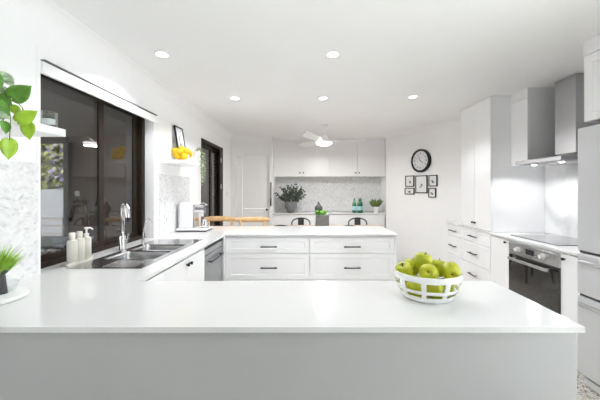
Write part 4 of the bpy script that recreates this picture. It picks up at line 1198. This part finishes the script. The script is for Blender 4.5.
MB().box(-.2, .2, -.2, .2, .44, .46).build('seat', M['rubber'], o, local=True)
for sx in (-1, 1):
    for sy in (-1, 1): MB().tube([(sx*.17, sy*.17, .4395), (sx*.19, sy*.2, 0)], .012, 8).build('leg', M['rubber'], o, local=True)
m = MB()
pts = [(-.19, -.19, .46), (-.2, -.21, .75)] + [(.2*math.cos(PI-k/8*PI), -.22, .78+.08*math.sin(k/8*PI)) for k in range(9)] + [(.2, -.21, .75), (.19, -.19, .46)]
m.tube(pts, .012, 8)
for k in range(-3, 4):
    a0 = k*.06; m.tube([(max(-.19, a0-.12), -.215, .5), (min(.19, a0+.12), -.215, .82)], .006, 6); m.tube([(min(.19, a0+.12), -.215, .5), (max(-.19, a0-.12), -.215, .82)], .006, 6)
m.build('backrest', M['rubber'], o, local=True)
o = thing('white_patio_chair', 'white slatted chair at the far side of the patio table', 'chair', (-4.12, 4.62, -.04))
MB().box(-.2, .2, -.2, .2, .44, .465).build('seat', M['white_plastic'], o, local=True)
for sx in (-1, 1):
    for sy in (-1, 1): MB().box(sx*.18-.015, sx*.18+.015, sy*.18-.015, sy*.18+.015, 0, .4395).build('leg', M['white_plastic'], o, local=True)
m = MB().box(-.2, -.17, .17, .2, .465, .95).box(.17, .2, .17, .2, .465, .95)
for z in (.55, .67, .79, .91): m.box(-.17, .17, .175, .195, z, z+.05)
m.build('backrest', M['white_plastic'], o, local=True)
o = MB().box(-2.12, -1.90, 5.985, 5.999, 1.52, 2.07).build('beige_wall_panel', M['beige'], None, bevel=.002)
tag(o, 'tall beige panel on the dark outside wall seen through the sliding door', 'panel')
o = MB().box(-4.66, -4.56, 5.985, 5.999, 1.24, 1.34).build('outdoor_socket', M['hinge_white'], None, bevel=.004)
tag(o, 'small pale outlet on the brown wall outside the window', 'power outlet')

# ------------------------------------------------------------------ world, camera, colour
wld = bpy.data.worlds.new('overcast_sky'); SC.world = wld; wld.use_nodes = True
nt = wld.node_tree; bg = nt.nodes['Background']
sky = nt.nodes.new('ShaderNodeTexSky'); sky.sky_type = 'HOSEK_WILKIE'; sky.turbidity = 8; sky.sun_direction = (-.3, -.5, .8); sky.ground_albedo = .6
mixn = nt.nodes.new('ShaderNodeMix'); mixn.data_type = 'RGBA'; mixn.inputs['Factor'].default_value = .65
mixn.inputs['B'].default_value = (.95, .97, 1.0, 1)
nt.links.new(sky.outputs[0], mixn.inputs['A']); nt.links.new(mixn.outputs['Result'], bg.inputs[0])
bg.inputs[1].default_value = 3.4
sl = bpy.data.lights.new('sun', 'SUN'); sl.energy = 13.5; sl.color = (.97, .985, 1); sl.angle = R(3); so = bpy.data.objects.new('sun', sl); COL.objects.link(so)
so.rotation_euler = Vector((-.45, -.35, -.85)).to_track_quat('-Z', 'Y').to_euler()

cam = bpy.data.cameras.new('camera'); co = bpy.data.objects.new('camera', cam); COL.objects.link(co)
co.location = (0, 0, CAMZ); co.rotation_euler = (R(90), 0, 0)
cam.lens = 18; cam.sensor_width = 36; cam.sensor_fit = 'HORIZONTAL'
cam.shift_x = -8/600; cam.shift_y = -10.5/600; cam.clip_start = .05
SC.camera = co
SC.view_settings.view_transform = 'Standard'; SC.view_settings.look = 'None'
SC.view_settings.exposure = 1.34; SC.view_settings.gamma = 1; SC.view_settings.use_curve_mapping = False
cy = SC.cycles
cy.max_bounces = 14; cy.diffuse_bounces = 10; cy.glossy_bounces = 6; cy.transparent_max_bounces = 12; cy.transmission_bounces = 6
cy.caustics_reflective = False; cy.caustics_refractive = False; cy.sample_clamp_indirect = 6
cy.use_denoising = True
